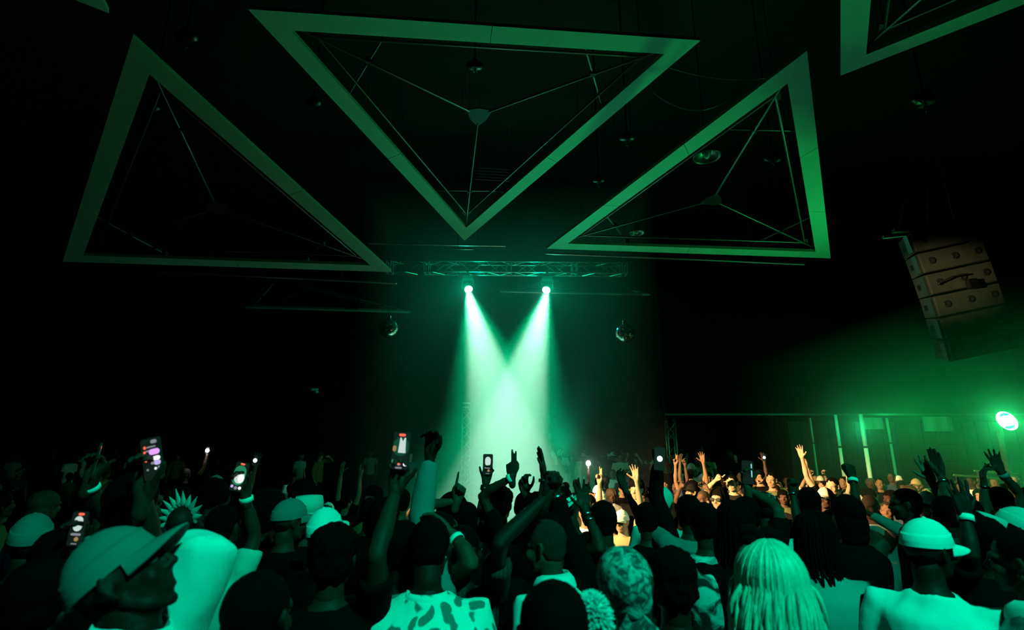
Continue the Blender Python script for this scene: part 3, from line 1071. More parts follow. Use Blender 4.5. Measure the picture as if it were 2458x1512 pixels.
def blob_hair(name, ells, voxel, disp, dscale, smooth=2):
    if name in _cache:
        return _cache[name]
    m = MB()
    for c, r in ells:
        m.ell(c, r, seg=20, rings=14)
    me = remesh(m, voxel, smooth, name, 0.5, disp, dscale)
    _cache[name] = me
    return me


def hair_mesh(style):
    if ('hair', style) in _cache:
        return _cache[('hair', style)]
    if style == 'short':
        me = blob_hair('hair_short', [((0, -0.022, 0.036), (0.081, 0.098, 0.089)), ((0, -0.045, -0.01), (0.070, 0.066, 0.07))], 0.007, 0.004, 60)
    elif style == 'afro':
        me = blob_hair('hair_afro', [((0, -0.03, 0.055), (0.125, 0.128, 0.115)), ((0, -0.06, 0.0), (0.115, 0.09, 0.09))], 0.010, 0.016, 38)
    elif style == 'bob':
        me = blob_hair('hair_bob', [((0, -0.026, 0.035), (0.092, 0.108, 0.095)), ((0, -0.05, -0.05), (0.095, 0.075, 0.10)), ((0, -0.055, -0.12), (0.088, 0.06, 0.07))], 0.008, 0.006, 30)
    elif style == 'curly':
        me = blob_hair('hair_curly', [((0, -0.02, 0.06), (0.095, 0.105, 0.085)), ((0, -0.05, 0.0), (0.085, 0.075, 0.08))], 0.008, 0.016, 55)
    elif style in ('long', 'blond'):
        rnd = random.Random(3)
        m = MB()
        n = 300 if style == 'blond' else 150
        bottom = -0.235 if style == 'blond' else -0.30
        for i in range(n):
            az = rnd.uniform(-math.pi * 0.5 - 2.45, -math.pi * 0.5 + 2.45)
            fr = abs(((az + math.pi / 2 + math.pi) % (2 * math.pi)) - math.pi) / 2.45
            t0 = rnd.uniform(0.05, 0.95)
            infl = 1.05 + 0.10 * rnd.random()
            pts, rr = [], []
            for j in range(7):
                t = t0 + (math.pi * 0.54 - t0) * j / 6
                wide = 1.0 + 0.10 * (j / 6)
                p = Vector((0.082 * infl * wide * math.sin(t) * math.cos(az), -0.016 + 0.104 * infl * math.sin(t) * math.sin(az), 0.030 + 0.094 * infl * math.cos(t)))
                pts.append(p)
                rr.append(0.0072)
            p = pts[-1].copy()
            drift = Vector((p.x * (0.45 if style == 'blond' else 0.10) + rnd.uniform(-0.02, 0.02), -0.012 + rnd.uniform(-0.02, 0.012), 0))
            zend = bottom + rnd.uniform(-0.03, 0.10) * (1 + fr) - (0.10 if rnd.random() < 0.12 else 0)
            ph = rnd.uniform(0, 6)
            for j in range(1, 8):
                f = j / 7
                q = p + drift * (1.6 * f - 0.9 * f * f) + Vector((0.006 * math.sin(ph + f * 5), 0.006 * math.cos(ph + f * 4), (zend - p.z) * f))
                pts.append(q)
                rr.append(0.0075 * (1 - 0.65 * f ** 3))
            m.tube(pts, rr, 5, up=(0.3, 0.9, 0.2))
        m.ell((0, -0.022, 0.034), (0.085, 0.103, 0.092), seg=20, rings=12)
        m.ell((0, -0.045, -0.04), (0.082, 0.058, 0.13), seg=16, rings=10)
        me = m.mesh('hair_' + style)
    elif style == 'braids':
        rnd = random.Random(5)
        m = MB()
        m.ell((0, -0.022, 0.036), (0.082, 0.100, 0.090), seg=20, rings=12)
        for i in range(64):
            az = -math.pi / 2 + rnd.uniform(-2.3, 2.3)
            t0 = rnd.uniform(0.1, 1.2)
            pts = []
            for j in range(5):
                t = t0 + (math.pi * 0.55 - t0) * j / 4
                pts.append(Vector((0.086 * math.sin(t) * math.cos(az), -0.018 + 0.106 * math.sin(t) * math.sin(az), 0.034 + 0.094 * math.cos(t))))
            p = pts[-1].copy()
            L = rnd.uniform(0.12, 0.24)
            for j in range(1, 5):
                pts.append(p + Vector((p.x * 0.12 * j / 4, -0.01, -L * j / 4)))
            m.tube(pts, [0.0085] * (len(pts) - 1) + [0.005], 5)
        me = m.mesh('hair_braids')
    _cache[('hair', style)] = me
    return me


def extra_head(style):
    """list of (part name, mesh, sub-part list)"""
    k = ('extra', style)
    if k in _cache:
        return _cache[k]
    N = 28
    if style == 'bandana':
        m = MB()
        m.ell((0, -0.018, 0.036), (0.087, 0.107, 0.096), seg=24, rings=16)
        m.ell((0, -0.055, -0.012), (0.072, 0.062, 0.058), seg=18, rings=12)
        m.ell((0, -0.112, -0.022), (0.024, 0.020, 0.018), seg=12, rings=8)
        dome = remesh(m, 0.006, 3, 'wrap', 0.5, 0.004, 30)
        fl = MB()
        for sx, L in ((0.04, 0.20), (-0.035, 0.17), (0.005, 0.22)):
            pts = [Vector((sx * 0.3, -0.115, -0.02)), Vector((sx * 0.9, -0.13, -0.07)), Vector((sx * 1.5, -0.125, -0.13)), Vector((sx * 1.7, -0.115, -0.03 - L))]
            fl.tube(pts, [0.012, 0.030, 0.034, 0.020], 10, flat=0.28, up=(0, 1, 0))
        out = [('wrap', dome, []), ('tail', fl.mesh('tail'), [])]
    elif style == 'fedora':
        def ring(r1, r2, z, dz=0.0):
            return [Vector((r1 * math.cos(a), -0.012 + r2 * math.sin(a), z + dz * math.cos(2 * a))) for a in [2 * math.pi * i / N for i in range(N)]]
        crown = MB().loft([ring(0.086, 0.108, 0.04), ring(0.085, 0.106, 0.09), ring(0.076, 0.094, 0.14), ring(0.05, 0.07, 0.152), ring(0.01, 0.02, 0.138)]).mesh('crown')
        brim = MB().loft([ring(0.085, 0.107, 0.046), ring(0.12, 0.142, 0.048, 0.012), ring(0.142, 0.165, 0.052, 0.024), ring(0.142, 0.165, 0.047, 0.024), ring(0.085, 0.107, 0.040)], False).mesh('brim')
        trim = MB().tube([p for p in ring(0.143, 0.166, 0.050, 0.024)] + [ring(0.143, 0.166, 0.050, 0.024)[0]], 0.005, 6).mesh('brim_trim')
        band = MB().loft([ring(0.088, 0.110, 0.052), ring(0.087, 0.108, 0.078)], False).mesh('hat_band')
        out = [('hat_crown', crown, []), ('hat_brim', brim, []), ('brim_trim', trim, []), ('hat_band', band, [])]
    elif style == 'beanie':
        m = MB()
        m.ell((0, -0.016, 0.040), (0.088, 0.108, 0.100), seg=24, rings=16)
        dome = remesh(m, 0.007, 2, 'beanie', 0.5, 0.003, 40)
        cuff = MB().tube([(0.087 * math.cos(a), -0.016 + 0.107 * math.sin(a), 0.028) for a in [2 * math.pi * i / 28 for i in range(29)]], 0.014, 8).mesh('cuff')
        out = [('beanie', dome, []), ('cuff', cuff, [])]
    elif style == 'bucket':
        def ring(r1, r2, z):
            return [Vector((r1 * math.cos(a), -0.014 + r2 * math.sin(a), z)) for a in [2 * math.pi * i / N for i in range(N)]]
        b = MB().loft([ring(0.086, 0.106, 0.03), ring(0.083, 0.103, 0.09), ring(0.074, 0.09, 0.128), ring(0.02, 0.03, 0.134)]).mesh('hat_crown')
        br = MB().loft([ring(0.086, 0.106, 0.035), ring(0.128, 0.148, 0.0), ring(0.126, 0.146, -0.004), ring(0.084, 0.104, 0.029)], False).mesh('hat_brim')
        out = [('hat_crown', b, []), ('hat_brim', br, [])]
    elif style == 'spikes':
        base = MB().tube([(0.090 * math.cos(a), -0.03, 0.030 + 0.100 * math.sin(a)) for a in [R(-12 + 204 * i / 28) for i in range(29)]], 0.011, 8).mesh('headband')
        sp = []
        for i in range(11):
            a = R(2 + 176 * i / 10)
            d = Vector((math.cos(a), -0.25 + 0.1 * (i % 2), math.sin(a))).normalized()
            p = Vector((0.088 * math.cos(a), -0.03, 0.030 + 0.098 * math.sin(a)))
            sp.append(MB().tube([p, p + d * 0.03, p + d * (0.062 + 0.012 * (i % 3))], [0.020, 0.013, 0.002], 8, flat=0.6, up=(0, 1, 0)).mesh('spike'))
        out = [('headband', base, [('spike', s) for s in sp])]
    elif style == 'shades':
        m = MB()
        for s in (-1, 1):
            m.ell((s * 0.034, 0.096, 0.004), (0.027, 0.006, 0.020), seg=14, rings=8)
            m.tube([(s * 0.06, 0.088, 0.008), (s * 0.082, 0.05, 0.010), (s * 0.084, -0.01, 0.006)], 0.003, 6)
        m.tube([(-0.01, 0.100, 0.008), (0.01, 0.100, 0.008)], 0.003, 6)
        out = [('glasses', m.mesh('glasses'), [])]
    elif style == 'sparkle':
        rnd = random.Random(9)
        m = MB()
        m.ell((0, -0.02, 0.04), (0.084, 0.102, 0.092), seg=24, rings=16)
        dome = m.mesh('skull_cap')
        st = MB()
        for i in range(70):
            a, t = rnd.uniform(-2.6, -0.5), rnd.uniform(0.5, 1.3)
            nrm = Vector((math.sin(t) * math.cos(a), math.sin(t) * math.sin(a), math.cos(t)))
            p = Vector((nrm.x * 0.086, -0.02 + nrm.y * 0.104, 0.04 + nrm.z * 0.094))
            st.ell(p, (0.004, 0.004, 0.004), seg=6, rings=4)
        out = [('skull_cap', dome, [('rhinestones', st.mesh('rhinestones'))])]
    elif style == 'bow':
        m = MB()
        for s in (-1, 1):
            m.tube([(0, 0, 0), (s * 0.03, 0, 0.018), (s * 0.062, 0, 0.012), (s * 0.066, 0, -0.014), (s * 0.03, 0, -0.012), (0, 0, 0)], 0.013, 8, flat=1.6)
        m.ell((0, 0, 0), (0.018, 0.02, 0.018), seg=10, rings=8)
        out = [('hair_bow', m.mesh('hair_bow'), [])]
    _cache[k] = out
    return out


# ---------------------------------------------------------------- body
TORSO = [(0.46, 0.094, 0.066), (0.53, 0.100, 0.070), (0.58, 0.089, 0.063), (0.63, 0.087, 0.061), (0.69, 0.098, 0.067),
         (0.75, 0.107, 0.069), (0.79, 0.108, 0.060), (0.818, 0.082, 0.050), (0.842, 0.046, 0.042)]


class Fig:
    def __init__(s, H, yaw=0.0, lf=0.0, ls=0.0, hy=0.0, hp=0.0, hr=0.0, build=1.0):
        s.H, s.yaw, s.b = H, yaw, build
        s.Rz = Matrix.Rotation(yaw, 3, 'Z')
        s.Rs = Matrix.Rotation(-lf, 3, 'X') @ Matrix.Rotation(ls, 3, 'Y')
        s.pel = Vector((0, 0, 0.53 * H))
        s.Rh = Matrix.Rotation(yaw + hy, 3, 'Z') @ Matrix.Rotation(hp, 3, 'X') @ Matrix.Rotation(hr, 3, 'Y')
        s.hs = max(0.93, min(1.06, H / 1.75))
        neck = s.up(Vector((0, 0.004 * H, 0.868 * H)))
        s.hc = neck + s.Rh @ Vector((0, 0.022 * s.hs, 0.118 * s.hs))
        s.neck = neck
        s.arms = {}

    def up(s, q):
        return s.Rz @ (s.pel + s.Rs @ (Vector(q) - s.pel))

    def lo(s, q):
        return s.Rz @ Vector(q)

    def head_M(s):
        return Matrix.Translation(s.hc) @ s.Rh.to_4x4() @ Matrix.Scale(s.hs, 4)

    def arm(s, side, wrist=None, pose='relaxed', elbow=None, hint=None, hdir=None, palm=None):
        H = s.H
        sx = 1 if side == 'R' else -1
        raised = wrist is not None
        S = s.up((sx * 0.112 * H, 0, 0.806 * H))
        a, b = 0.178 * H, 0.152 * H
        if not raised:
            E = s.up((sx * 0.150 * H, -0.012 * H, 0.635 * H))
            Wp = s.up((sx * 0.150 * H, 0.045 * H, 0.490 * H))
            palm = s.Rz @ Vector((-sx, 0.2, 0))
            pose = 'relaxed'
        else:
            Wp = Vector(wrist)
            if Wp.z > S.z:
                S = S + Vector((0, 0, 0.028 * H)) - s.Rz @ Vector((sx * 0.012 * H, 0, 0))
            if elbow is not None:
                E = Vector(elbow)
            else:
                v = Wp - S
                d = v.length
                if d > (a + b) * 0.985:
                    f = d / ((a + b) * 0.985)
                    if f > 1.25:
                        print('ARM STRETCH %.2f' % f, s.name if hasattr(s, 'name') else '')
                    a, b = a * f, b * f
                d1 = (a * a - b * b + d * d) / (2 * d)
                h = math.sqrt(max(0, a * a - d1 * d1))
                hint = Vector(hint) if hint is not None else (s.Rz @ Vector((sx * 1.0, 0.3, -0.5)))
                ax = v / d
                pp = hint - ax * hint.dot(ax)
                pp.normalize()
                E = S + ax * d1 + pp * h
        f = (Wp - E).normalized()
        if hdir is not None:
            f = (Vector(hdir).normalized())
        palm = Vector(palm) if palm is not None else Vector((0, -1, 0))
        s.arms[side] = dict(S=S, E=E, W=Wp, f=f, palm=palm, pose=pose)

    def torso_rings(s, infl, z0, z1, n=22, belly=0.0):
        H = s.H
        out = []
        for z, rx, ry in TORSO:
            if z < z0 - 1e-6 or z > z1 + 1e-6:
                continue
            rx, ry = rx * H * s.b + infl, ry * H * s.b + infl * 1.2
            yo = (-0.008 if 0.66 < z < 0.8 else 0.0) * H
            out.append([s.up((rx * math.cos(a) * (1 - 0.06 * abs(math.sin(2 * a))), yo + ry * math.sin(a), z * H)) for a in [2 * math.pi * k / n for k in range(n)]])
        return out

    def body_mesh(s, detail=True):
        H = s.H
        k = H / 1.75
        m = MB()
        m.loft(s.torso_rings(0, 0, 1))
        m.tube([s.up((0, -0.006 * H, 0.80 * H)), s.neck + s.Rh @ Vector((0, 0, 0.02)), s.hc + s.Rh @ Vector((0, -0.016, -0.045)) * s.hs], [0.062 * k, 0.056 * k, 0.052 * k], 14)
        for side, A in s.arms.items():
            sx = 1 if side == 'R' else -1
            inn = s.up((sx * 0.06 * H, 0, 0.80 * H))
            m.tube([inn, A['S'], A['S'].lerp(A['E'], 0.45), A['E'], A['E'].lerp(A['W'], 0.3), A['W'].lerp(A['E'], 0.06)],
                   [0.055 * k, 0.056 * k, 0.047 * k * s.b, 0.038 * k, 0.041 * k, 0.027 * k], 14)
        for sx in (-1, 1):
            m.tube([s.lo((sx * 0.048 * H, 0, 0.50 * H)), s.lo((sx * 0.052 * H, 0.006 * H, 0.285 * H)), s.lo((sx * 0.055 * H, -0.01 * H, 0.055 * H))],
                   [0.084 * k, 0.058 * k, 0.040 * k], 14)
            m.tube([s.lo((sx * 0.055 * H, -0.016 * H, 0.028 * H)), s.lo((sx * 0.064 * H, 0.085 * H, 0.022 * H))], [0.036 * k, 0.030 * k], 10)
        bm_ = remesh(m, 0.019 if detail else 0.024, 3, 'body', 0.4)
        items = [(bm_, Matrix(), False), (head_mesh(detail), s.head_M(), False)]
        for side, A in s.arms.items():
            hm = hand_mesh(A['pose'], detail)
            hM = hand_matrix(A['W'], A['f'], A['palm'], k)
            if side == 'L':
                items.append((hm, hM @ Matrix.Scale(-1, 4, (1, 0, 0)), True))
            else:
                items.append((hm, hM, False))
        out = join_meshes('body', items)
        bpy.data.meshes.remove(bm_)
        out.polygons.foreach_set('use_smooth', [True] * len(out.polygons))
        return out

    def shirt_mesh(s, kind='tee', detail=True, loose=0.016, seed=0.0, folds=0.010, sleeve=1.0):
        H = s.H
        k = H / 1.75
        m = MB()
        rg = s.torso_rings(loose, 0.46, 0.79)
        # shoulders and neckline
        n = len(rg[0])
        for z, rx, ry in ((0.818, 0.084, 0.051), (0.838, 0.052, 0.044), (0.846, 0.044, 0.040)):
            rg.append([s.up(((rx * H * s.b + 0.010) * math.cos(a), (ry * H * s.b + 0.010) * math.sin(a), z * H)) for a in [2 * math.pi * q / n for q in range(n)]])
        m.loft(rg)
        if kind != 'tank':
            for side, A in s.arms.items():
                sx = 1 if side == 'R' else -1
                inn = s.up((sx * 0.055 * H, 0, 0.798 * H))
                S, E, Wp = A['S'], A['E'], A['W']
                if kind == 'tee':
                    m.tube([inn, S, S.lerp(E, 0.40), S.lerp(E, 0.62)], [0.060 * k, 0.070 * k, 0.068 * k, 0.068 * k], 16, caps='flat')
                else:
                    m.tube([inn, S, S.lerp(E, 0.5), E, E.lerp(Wp, 0.5), E.lerp(Wp, 0.93)], [0.060 * k] + [q * k * sleeve for q in (0.072, 0.066, 0.058, 0.054, 0.044)], 16, caps='flat')
        me = remesh(m, 0.0175 if detail else 0.024, 3, 'shirt', 0.4, folds if detail else 0.006, 10.0, seed)
        return me

    def pants_mesh(s):
        H = s.H
        k = H / 1.75
        m = MB()
        rr = []
        for z, rx, ry in ((0.45, 0.100, 0.074), (0.50, 0.104, 0.077), (0.55, 0.096, 0.070)):
            rr.append([s.lo((rx * H * math.cos(a), ry * H * math.sin(a), z * H)) for a in [2 * math.pi * q / 18 for q in range(18)]])
        m.loft(rr)
        for sx in (-1, 1):
            m.tube([s.lo((sx * 0.050 * H, 0, 0.485 * H)), s.lo((sx * 0.054 * H, 0.006 * H, 0.285 * H)), s.lo((sx * 0.057 * H, -0.01 * H, 0.05 * H))],
                   [0.096 * k, 0.076 * k, 0.066 * k], 14, caps='flat')
        return remesh(m, 0.036, 2, 'trousers', 0.4, 0.008, 9.0, 2.0)

    def shoe_mesh(s):
        H = s.H
        m = MB()
        for sx in (-1, 1):
            m.tube([s.lo((sx * 0.055 * H, -0.03 * H, 0.030)), s.lo((sx * 0.058 * H, 0.02 * H, 0.036)), s.lo((sx * 0.066 * H, 0.10 * H, 0.024))], [0.042, 0.050, 0.040], 12)
        return m.mesh('shoes')


def ring_mesh(c, ax, r, h, thick=0.003, seg=20):
    ax = ax.normalized()
    u = ax.orthogonal().normalized()
    w = ax.cross(u)
    prof = [(r, -h / 2), (r + thick, -h / 2), (r + thick, h / 2), (r, h / 2), (r, -h / 2)]
    return MB().loft([[c + (u * math.cos(a) + w * math.sin(a)) * rr + ax * z for a in [2 * math.pi * k / seg for k in range(seg)]] for rr, z in prof], False)


def add_headwear(parent, M, style, m, m2=None, mx=None):
    """parent the pieces of a hat or hair ornament to the person"""
    M = M @ mx if mx else M
    if style == 'cap':
        crown, bill, but, band = cap_parts()
        c = link('cap_crown', crown, m, parent, True)
        c.matrix_local = M
        for nm, me, mm in (('bill', bill, m2 or m), ('button', but, m), ('sweatband', band, m)):
            o = link(nm, me, mm, c, True)
        return c
    last = None
    for i, (nm, me, subs) in enumerate(extra_head(style)):
        mm = m2 if (m2 and i > 0) else m
        o = link(nm, me, mm, parent, True)
        o.matrix_local = M
        for sn, sm in subs:
            link(sn, sm, m2 or m, o, True)
    return last


COUNT = [0]


def person(label, head, D, floor=0.0, yaw=0, lf=0, ls=0, hy=0, hp=0, hr=0, build=1.0, sk=0, hair='short', hairm=None, hat=None, hatm=None, hatm2=None, hatrot=0,
           hattilt=0, shirt='tee', shirtm=None, pantsm=None, L=None, Rr=None, loose=0.016, collar=None, detail=True, folds=0.010, auto=True, sleeve=1.0):
    COUNT[0] += 1
    yaw, lf, ls, hy, hp, hr = [R(a) for a in (yaw, lf, ls, hy, hp, hr)]
    Dn = min(max(640.0 / max(60.0, head[1] - 1060.0), D * 0.9), D * 1.65) if auto else D
    ratio = Dn / D
    D = Dn
    tgt = W(head[0], head[1], D)
    detail = detail and D < 3.05
    H = 1.75
    for _ in range(6):
        f = Fig(H, yaw, lf, ls, hy, hp, hr, build)
        H = H * (tgt.z - floor) / f.hc.z
    f = Fig(H, yaw, lf, ls, hy, hp, hr, build)
    if H < 1.5 or H > 2.0:
        print('HEIGHT %.2f' % H, label)
    base = Vector((tgt.x - f.hc.x, tgt.y - f.hc.y, floor))
    root = empty('person', base, label, 'person')
    f.name = label
    for side, A in (('L', L), ('R', Rr)):
        if A is None:
            f.arm(side)
        else:
            A = dict(A)
            for key in ('wrist', 'elbow'):
                if key in A:
                    A[key] = W(A[key][0], A[key][1], A[key][2] * ratio) - base
            bands = A.pop('bands', [])
            f.arm(side, **A)
            Q = f.arms[side]
            for off, h, mm, nm in bands:
                ax = Q['W'] - Q['E']
                c = Q['W'] - ax.normalized() * off
                ring_mesh(c, ax, 0.031 + off * 0.06, h).build(nm, mm, root, True)
    b = link('body', f.body_mesh(detail), skin(sk), root)
    b.data.materials.append(M_EYE)
    if shirt:
        link('shirt', f.shirt_mesh(shirt, detail, loose, COUNT[0] * 1.3, folds, sleeve), shirtm or C_BLACK, root)
    link('trousers', f.pants_mesh(), pantsm or C_CHAR, root)
    link('shoes', f.shoe_mesh(), M_SHOE, root)
    Mh = f.head_M()
    if hair:
        o = link('hair', hair_mesh(hair), hairm or M_HAIR, root, True)
        o.matrix_local = Mh @ Matrix.Scale(0.86, 4) if (hat and hair == 'short') else Mh
    if hat:
        add_headwear(root, Mh, hat, hatm or C_WHITE, hatm2, Matrix.Rotation(R(hatrot), 4, 'Z') @ Matrix.Rotation(R(hattilt), 4, 'X'))
    if collar:
        cm, hgt, flare = collar
        nk = f.up((0, -0.004 * H, 0.836 * H))
        ax = (f.up((0, 0, 0.9 * H)) - f.up((0, 0, 0.8 * H))).normalized()
        u = f.Rz @ Vector((1, 0, 0))
        u = (u - ax * u.dot(ax)).normalized()
        w = ax.cross(u)
        rings = []
        for rr, z in ((0.078, -0.012), (0.074, hgt), (0.077, hgt + 0.004), (0.080 + flare, hgt * 0.55), (0.088 + flare, -0.004)):
            rings.append([nk + (u * math.cos(a) + w * math.sin(a)) * rr * (H / 1.75) + ax * (z - 0.022 * max(0, math.sin(a))) for a in [2 * math.pi * q / 28 for q in range(28)]])
        MB().loft(rings, False).build('collar', cm, root, True)
    return root, f, base


def phone(pos, normal, up, ui, label, s=1.0, group=None, case=None):
    """ui: list of (kind, cx, cy, w, h, material) in phone units (-0.5..0.5 of the screen)"""
    n = Vector(normal).normalized()
    up = Vector(up)
    up = (up - n * up.dot(n)).normalized()
    x = up.cross(n)
    M = frame(x, up, n, Vector((0, 0, 0)))
    o = empty('phone', pos, label, 'phone', group)
    w, h, t = 0.075 * s, 0.155 * s, 0.009 * s
    c = 0.011 * s

    def rr(w, h, c, z):
        pts = []
        for cx, cy, a0 in ((w / 2 - c, h / 2 - c, 0), (-w / 2 + c, h / 2 - c, 90), (-w / 2 + c, -h / 2 + c, 180), (w / 2 - c, -h / 2 + c, 270)):
            for k in range(5):
                a = R(a0 + 22.5 * k)
                pts.append(M @ Vector((cx + c * math.cos(a), cy + c * math.sin(a), z)))
        return pts
    MB().loft([rr(w * 0.97, h * 0.985, c, -t / 2), rr(w, h, c, -t / 4), rr(w, h, c, t / 4), rr(w * 0.97, h * 0.985, c, t / 2)]).build('case', case or M_BLACK, o)
    sc = MB().loft([rr(w * 0.92, h * 0.955, c * 0.8, t / 2), rr(w * 0.92, h * 0.955, c * 0.8, t / 2 + 0.0004)]).build('screen', emit_mat('screen_dark', (0.01, 0.02, 0.015), 0.5), o)
    for i, (kind, cx, cy, ww, hh, mm) in enumerate(ui):
        z0, z1 = t / 2 + 0.0005, t / 2 + 0.0009 + 0.0002 * i
        X, Y, a, b = cx * w * 0.92, cy * h * 0.955, ww * w * 0.92 / 2, hh * h * 0.955 / 2
        if kind == 'disc':
            pts = [(X + a * math.cos(q), Y + b * math.sin(q)) for q in [2 * math.pi * k / 16 for k in range(16)]]
        elif kind == 'pill':
            r = min(a, b)
            pts = []
            for sx, sy, a0 in ((a - r, b - r, 0), (-a + r, b - r, 90), (-a + r, -b + r, 180), (a - r, -b + r, 270)):
                pts += [(X + sx + r * math.cos(R(a0 + 30 * k)), Y + sy + r * math.sin(R(a0 + 30 * k))) for k in range(4)]
        elif kind == 'M':
            pts = [(X - a, Y - b), (X + a, Y - b), (X + a * 0.75, Y + b), (X + a * 0.45, Y + b), (X, Y + b * 0.5), (X - a * 0.45, Y + b), (X - a * 0.75, Y + b)]
            pts = pts
        MB().loft([[M @ Vector((px, py, z)) for px, py in pts] for z in (z0, z1)]).build('screen_mark', mm, sc)
    MB().box((w / 2 + 0.0006, h * 0.12, 0), (0.0015, h * 0.10, t * 0.4), M).build('side_button', M_DSTEEL, o)
    return o


# ================================================================== THE NEAR CROWD
TOCAM = Vector((0, -1, 0))
E_RED = emit_mat('screen_red', (1.0, 0.10, 0.06), 1.6)
E_WHITE = emit_mat('screen_white', (0.9, 0.95, 1.0), 1.2)
E_SOFT = emit_mat('screen_soft_white', (0.62, 0.78, 0.72), 0.9)
E_GREY = emit_mat('screen_grey', (0.5, 0.52, 0.6), 0.45)
E_PURP = emit_mat('screen_purple', (0.75, 0.35, 0.95), 1.1)
E_LILAC = emit_mat('screen_lilac', (0.6, 0.5, 0.95), 0.9)
E_GREEN = emit_mat('screen_green', (0.05, 0.6, 0.28), 0.35)
E_DGREEN = emit_mat('screen_deep_green', (0.02, 0.25, 0.12), 0.25)
E_WARM = emit_mat('screen_warm', (0.75, 0.45, 0.2), 0.45)
E_CYAN = emit_mat('screen_cyan', (0.3, 0.8, 0.85), 0.9)
UI_CAM = [('pill', 0, 0.12, 0.98, 0.52, E_DGREEN), ('M', 0.08, 0.16, 0.46, 0.42, E_SOFT), ('pill', -0.38, 0.06, 0.22, 0.16, E_WARM), ('pill', 0.02, 0.44, 0.40, 0.07, E_RED),
          ('disc', -0.02, -0.34, 0.24, 0.115, E_GREY), ('disc', -0.02, -0.34, 0.15, 0.07, E_RED), ('disc', 0.36, -0.35, 0.24, 0.11, E_WHITE), ('pill', -0.02, -0.455, 0.42, 0.045, E_GREY),
          ('disc', -0.42, -0.28, 0.12, 0.09, E_GREEN)]
UI_CHAT = [('pill', -0.30, 0.30, 0.13, 0.075, E_RED), ('pill', 0.05, 0.30, 0.5, 0.035, E_GREY), ('pill', 0.22, 0.42, 0.34, 0.09, E_GREY), ('pill', -0.33, 0.19, 0.12, 0.06, E_RED),
           ('pill', -0.10, 0.21, 0.30, 0.04, E_GREY), ('pill', 0.20, 0.17, 0.58, 0.14, E_PURP), ('pill', 0.28, 0.01, 0.40, 0.10, E_WHITE), ('pill', 0.30, -0.10, 0.36, 0.12, E_LILAC),
           ('pill', -0.30, -0.02, 0.12, 0.05, E_RED), ('pill', -0.08, 0.01, 0.22, 0.07, E_GREY), ('pill', 0.06, -0.10, 0.2, 0.06, E_GREY), ('disc', -0.26, -0.24, 0.09, 0.05, E_GREY),
           ('disc', 0.18, -0.24, 0.11, 0.06, E_WHITE), ('disc', 0.36, -0.22, 0.10, 0.05, E_GREY)]
UI_BRIGHT = [('pill', 0, 0.05, 0.98, 0.72, E_GREEN), ('pill', 0.05, -0.02, 0.80, 0.44, E_SOFT), ('pill', 0.02, 0.46, 0.36, 0.06, E_RED), ('disc', 0.2, -0.05, 0.5, 0.3, E_WHITE),
             ('disc', -0.32, -0.36, 0.22, 0.11, E_LILAC), ('disc', 0.0, -0.4, 0.26, 0.12, E_GREY), ('disc', 0.32, -0.38, 0.24, 0.11, E_WHITE), ('pill', -0.36, 0.0, 0.14, 0.2, E_WARM)]
UI_SIMPLE = [('pill', 0.0, 0.16, 0.62, 0.46, E_SOFT), ('pill', 0, -0.16, 0.7, 0.07, E_GREY), ('disc', 0.1, -0.3, 0.3, 0.13, E_WARM), ('pill', 0, -0.44, 0.4, 0.03, E_GREY)]


def hold(f, base, side, ui, label, up=(0, 0, 1), normal=TOCAM, off=(0, 0, 0), s=1.0, case=None):
    A = f.arms[side]
    k = f.H / 1.75
    palm = A['palm'].normalized()
    fd = A['f'].normalized()
    palm = (palm - fd * palm.dot(fd)).normalized()
    p = base + A['W'] + fd * 0.105 * k + palm * 0.024 + Vector(off)
    return phone(p, normal, up, ui, label, s, case=case)


WB = lambda off=0.03, h=0.022: (off, h, M_BAND, 'wristband')
BR = lambda off=0.04, h=0.014: (off, h, M_METALB, 'bracelet')

# ---- left block
person('man in a pale baseball cap and white sleeve at the front left, in profile', (300, 1392), 1.45, yaw=-78, hy=4, hp=34, hr=-4, sk=5, hair='short', hat='cap', hatm=C_CAP, hattilt=6,
       shirt='long', shirtm=C_WHITE, collar=(C_WHITE, 0.085, 0.012), auto=False, sleeve=1.45, folds=0.014,
       L=dict(wrist=(448, 1352, 1.72), elbow=(497, 1318, 1.62), pose='fist', palm=(-1, 0, 0), hdir=(-0.5, 0.6, 0.3)))
person('person with a pale spiked headband behind the front left cap', (447, 1262), 2.5, yaw=-62, hy=50, hr=-14, sk=5, hair='short', hat='spikes', hatm=C_MID, hatm2=C_OFF, hattilt=4,
       shirt='long', shirtm=C_BLACK)
_, f, b = person('person in a white long-billed cap at the left edge raising a banded wrist', (72, 1302), 2.35, yaw=35, hp=8, sk=0, hair='short', hat='cap', hatm=C_CAP, shirtm=C_BLACK,
                 Rr=dict(wrist=(214, 1158, 2.25), pose='grip', palm=(0.3, -1, 0), bands=[WB()], hdir=(0.25, 0, 1)))
hold(f, b, 'R', [('pill', 0, 0, 0.9, 0.8, E_DGREEN), ('pill', 0, 0.4, 0.5, 0.06, E_RED)], 'phone turned edge-on in the banded hand at far left', up=(0.3, 0, 1), normal=(0.80, 0.58, -0.1))
_, f, b = person('dark-haired person with a bright white collar holding the chat-screen phone', (322, 1216), 2.2, auto=False, yaw=-10, sk=0, hair='short', shirtm=C_BLACK, collar=(C_WHITE, 0.05, 0.03),
                 Rr=dict(wrist=(343, 1196, 2.0), pose='grip', palm=(0.1, -1, -0.1), hdir=(0.05, 0, 1), elbow=(356, 1290, 2.1)))
hold(f, b, 'R', UI_CHAT, 'phone showing a purple chat screen above the front left cap', up=(-0.22, 0.05, 1), normal=(-0.05, -1, -0.1), off=(0.02, 0, 0.02))
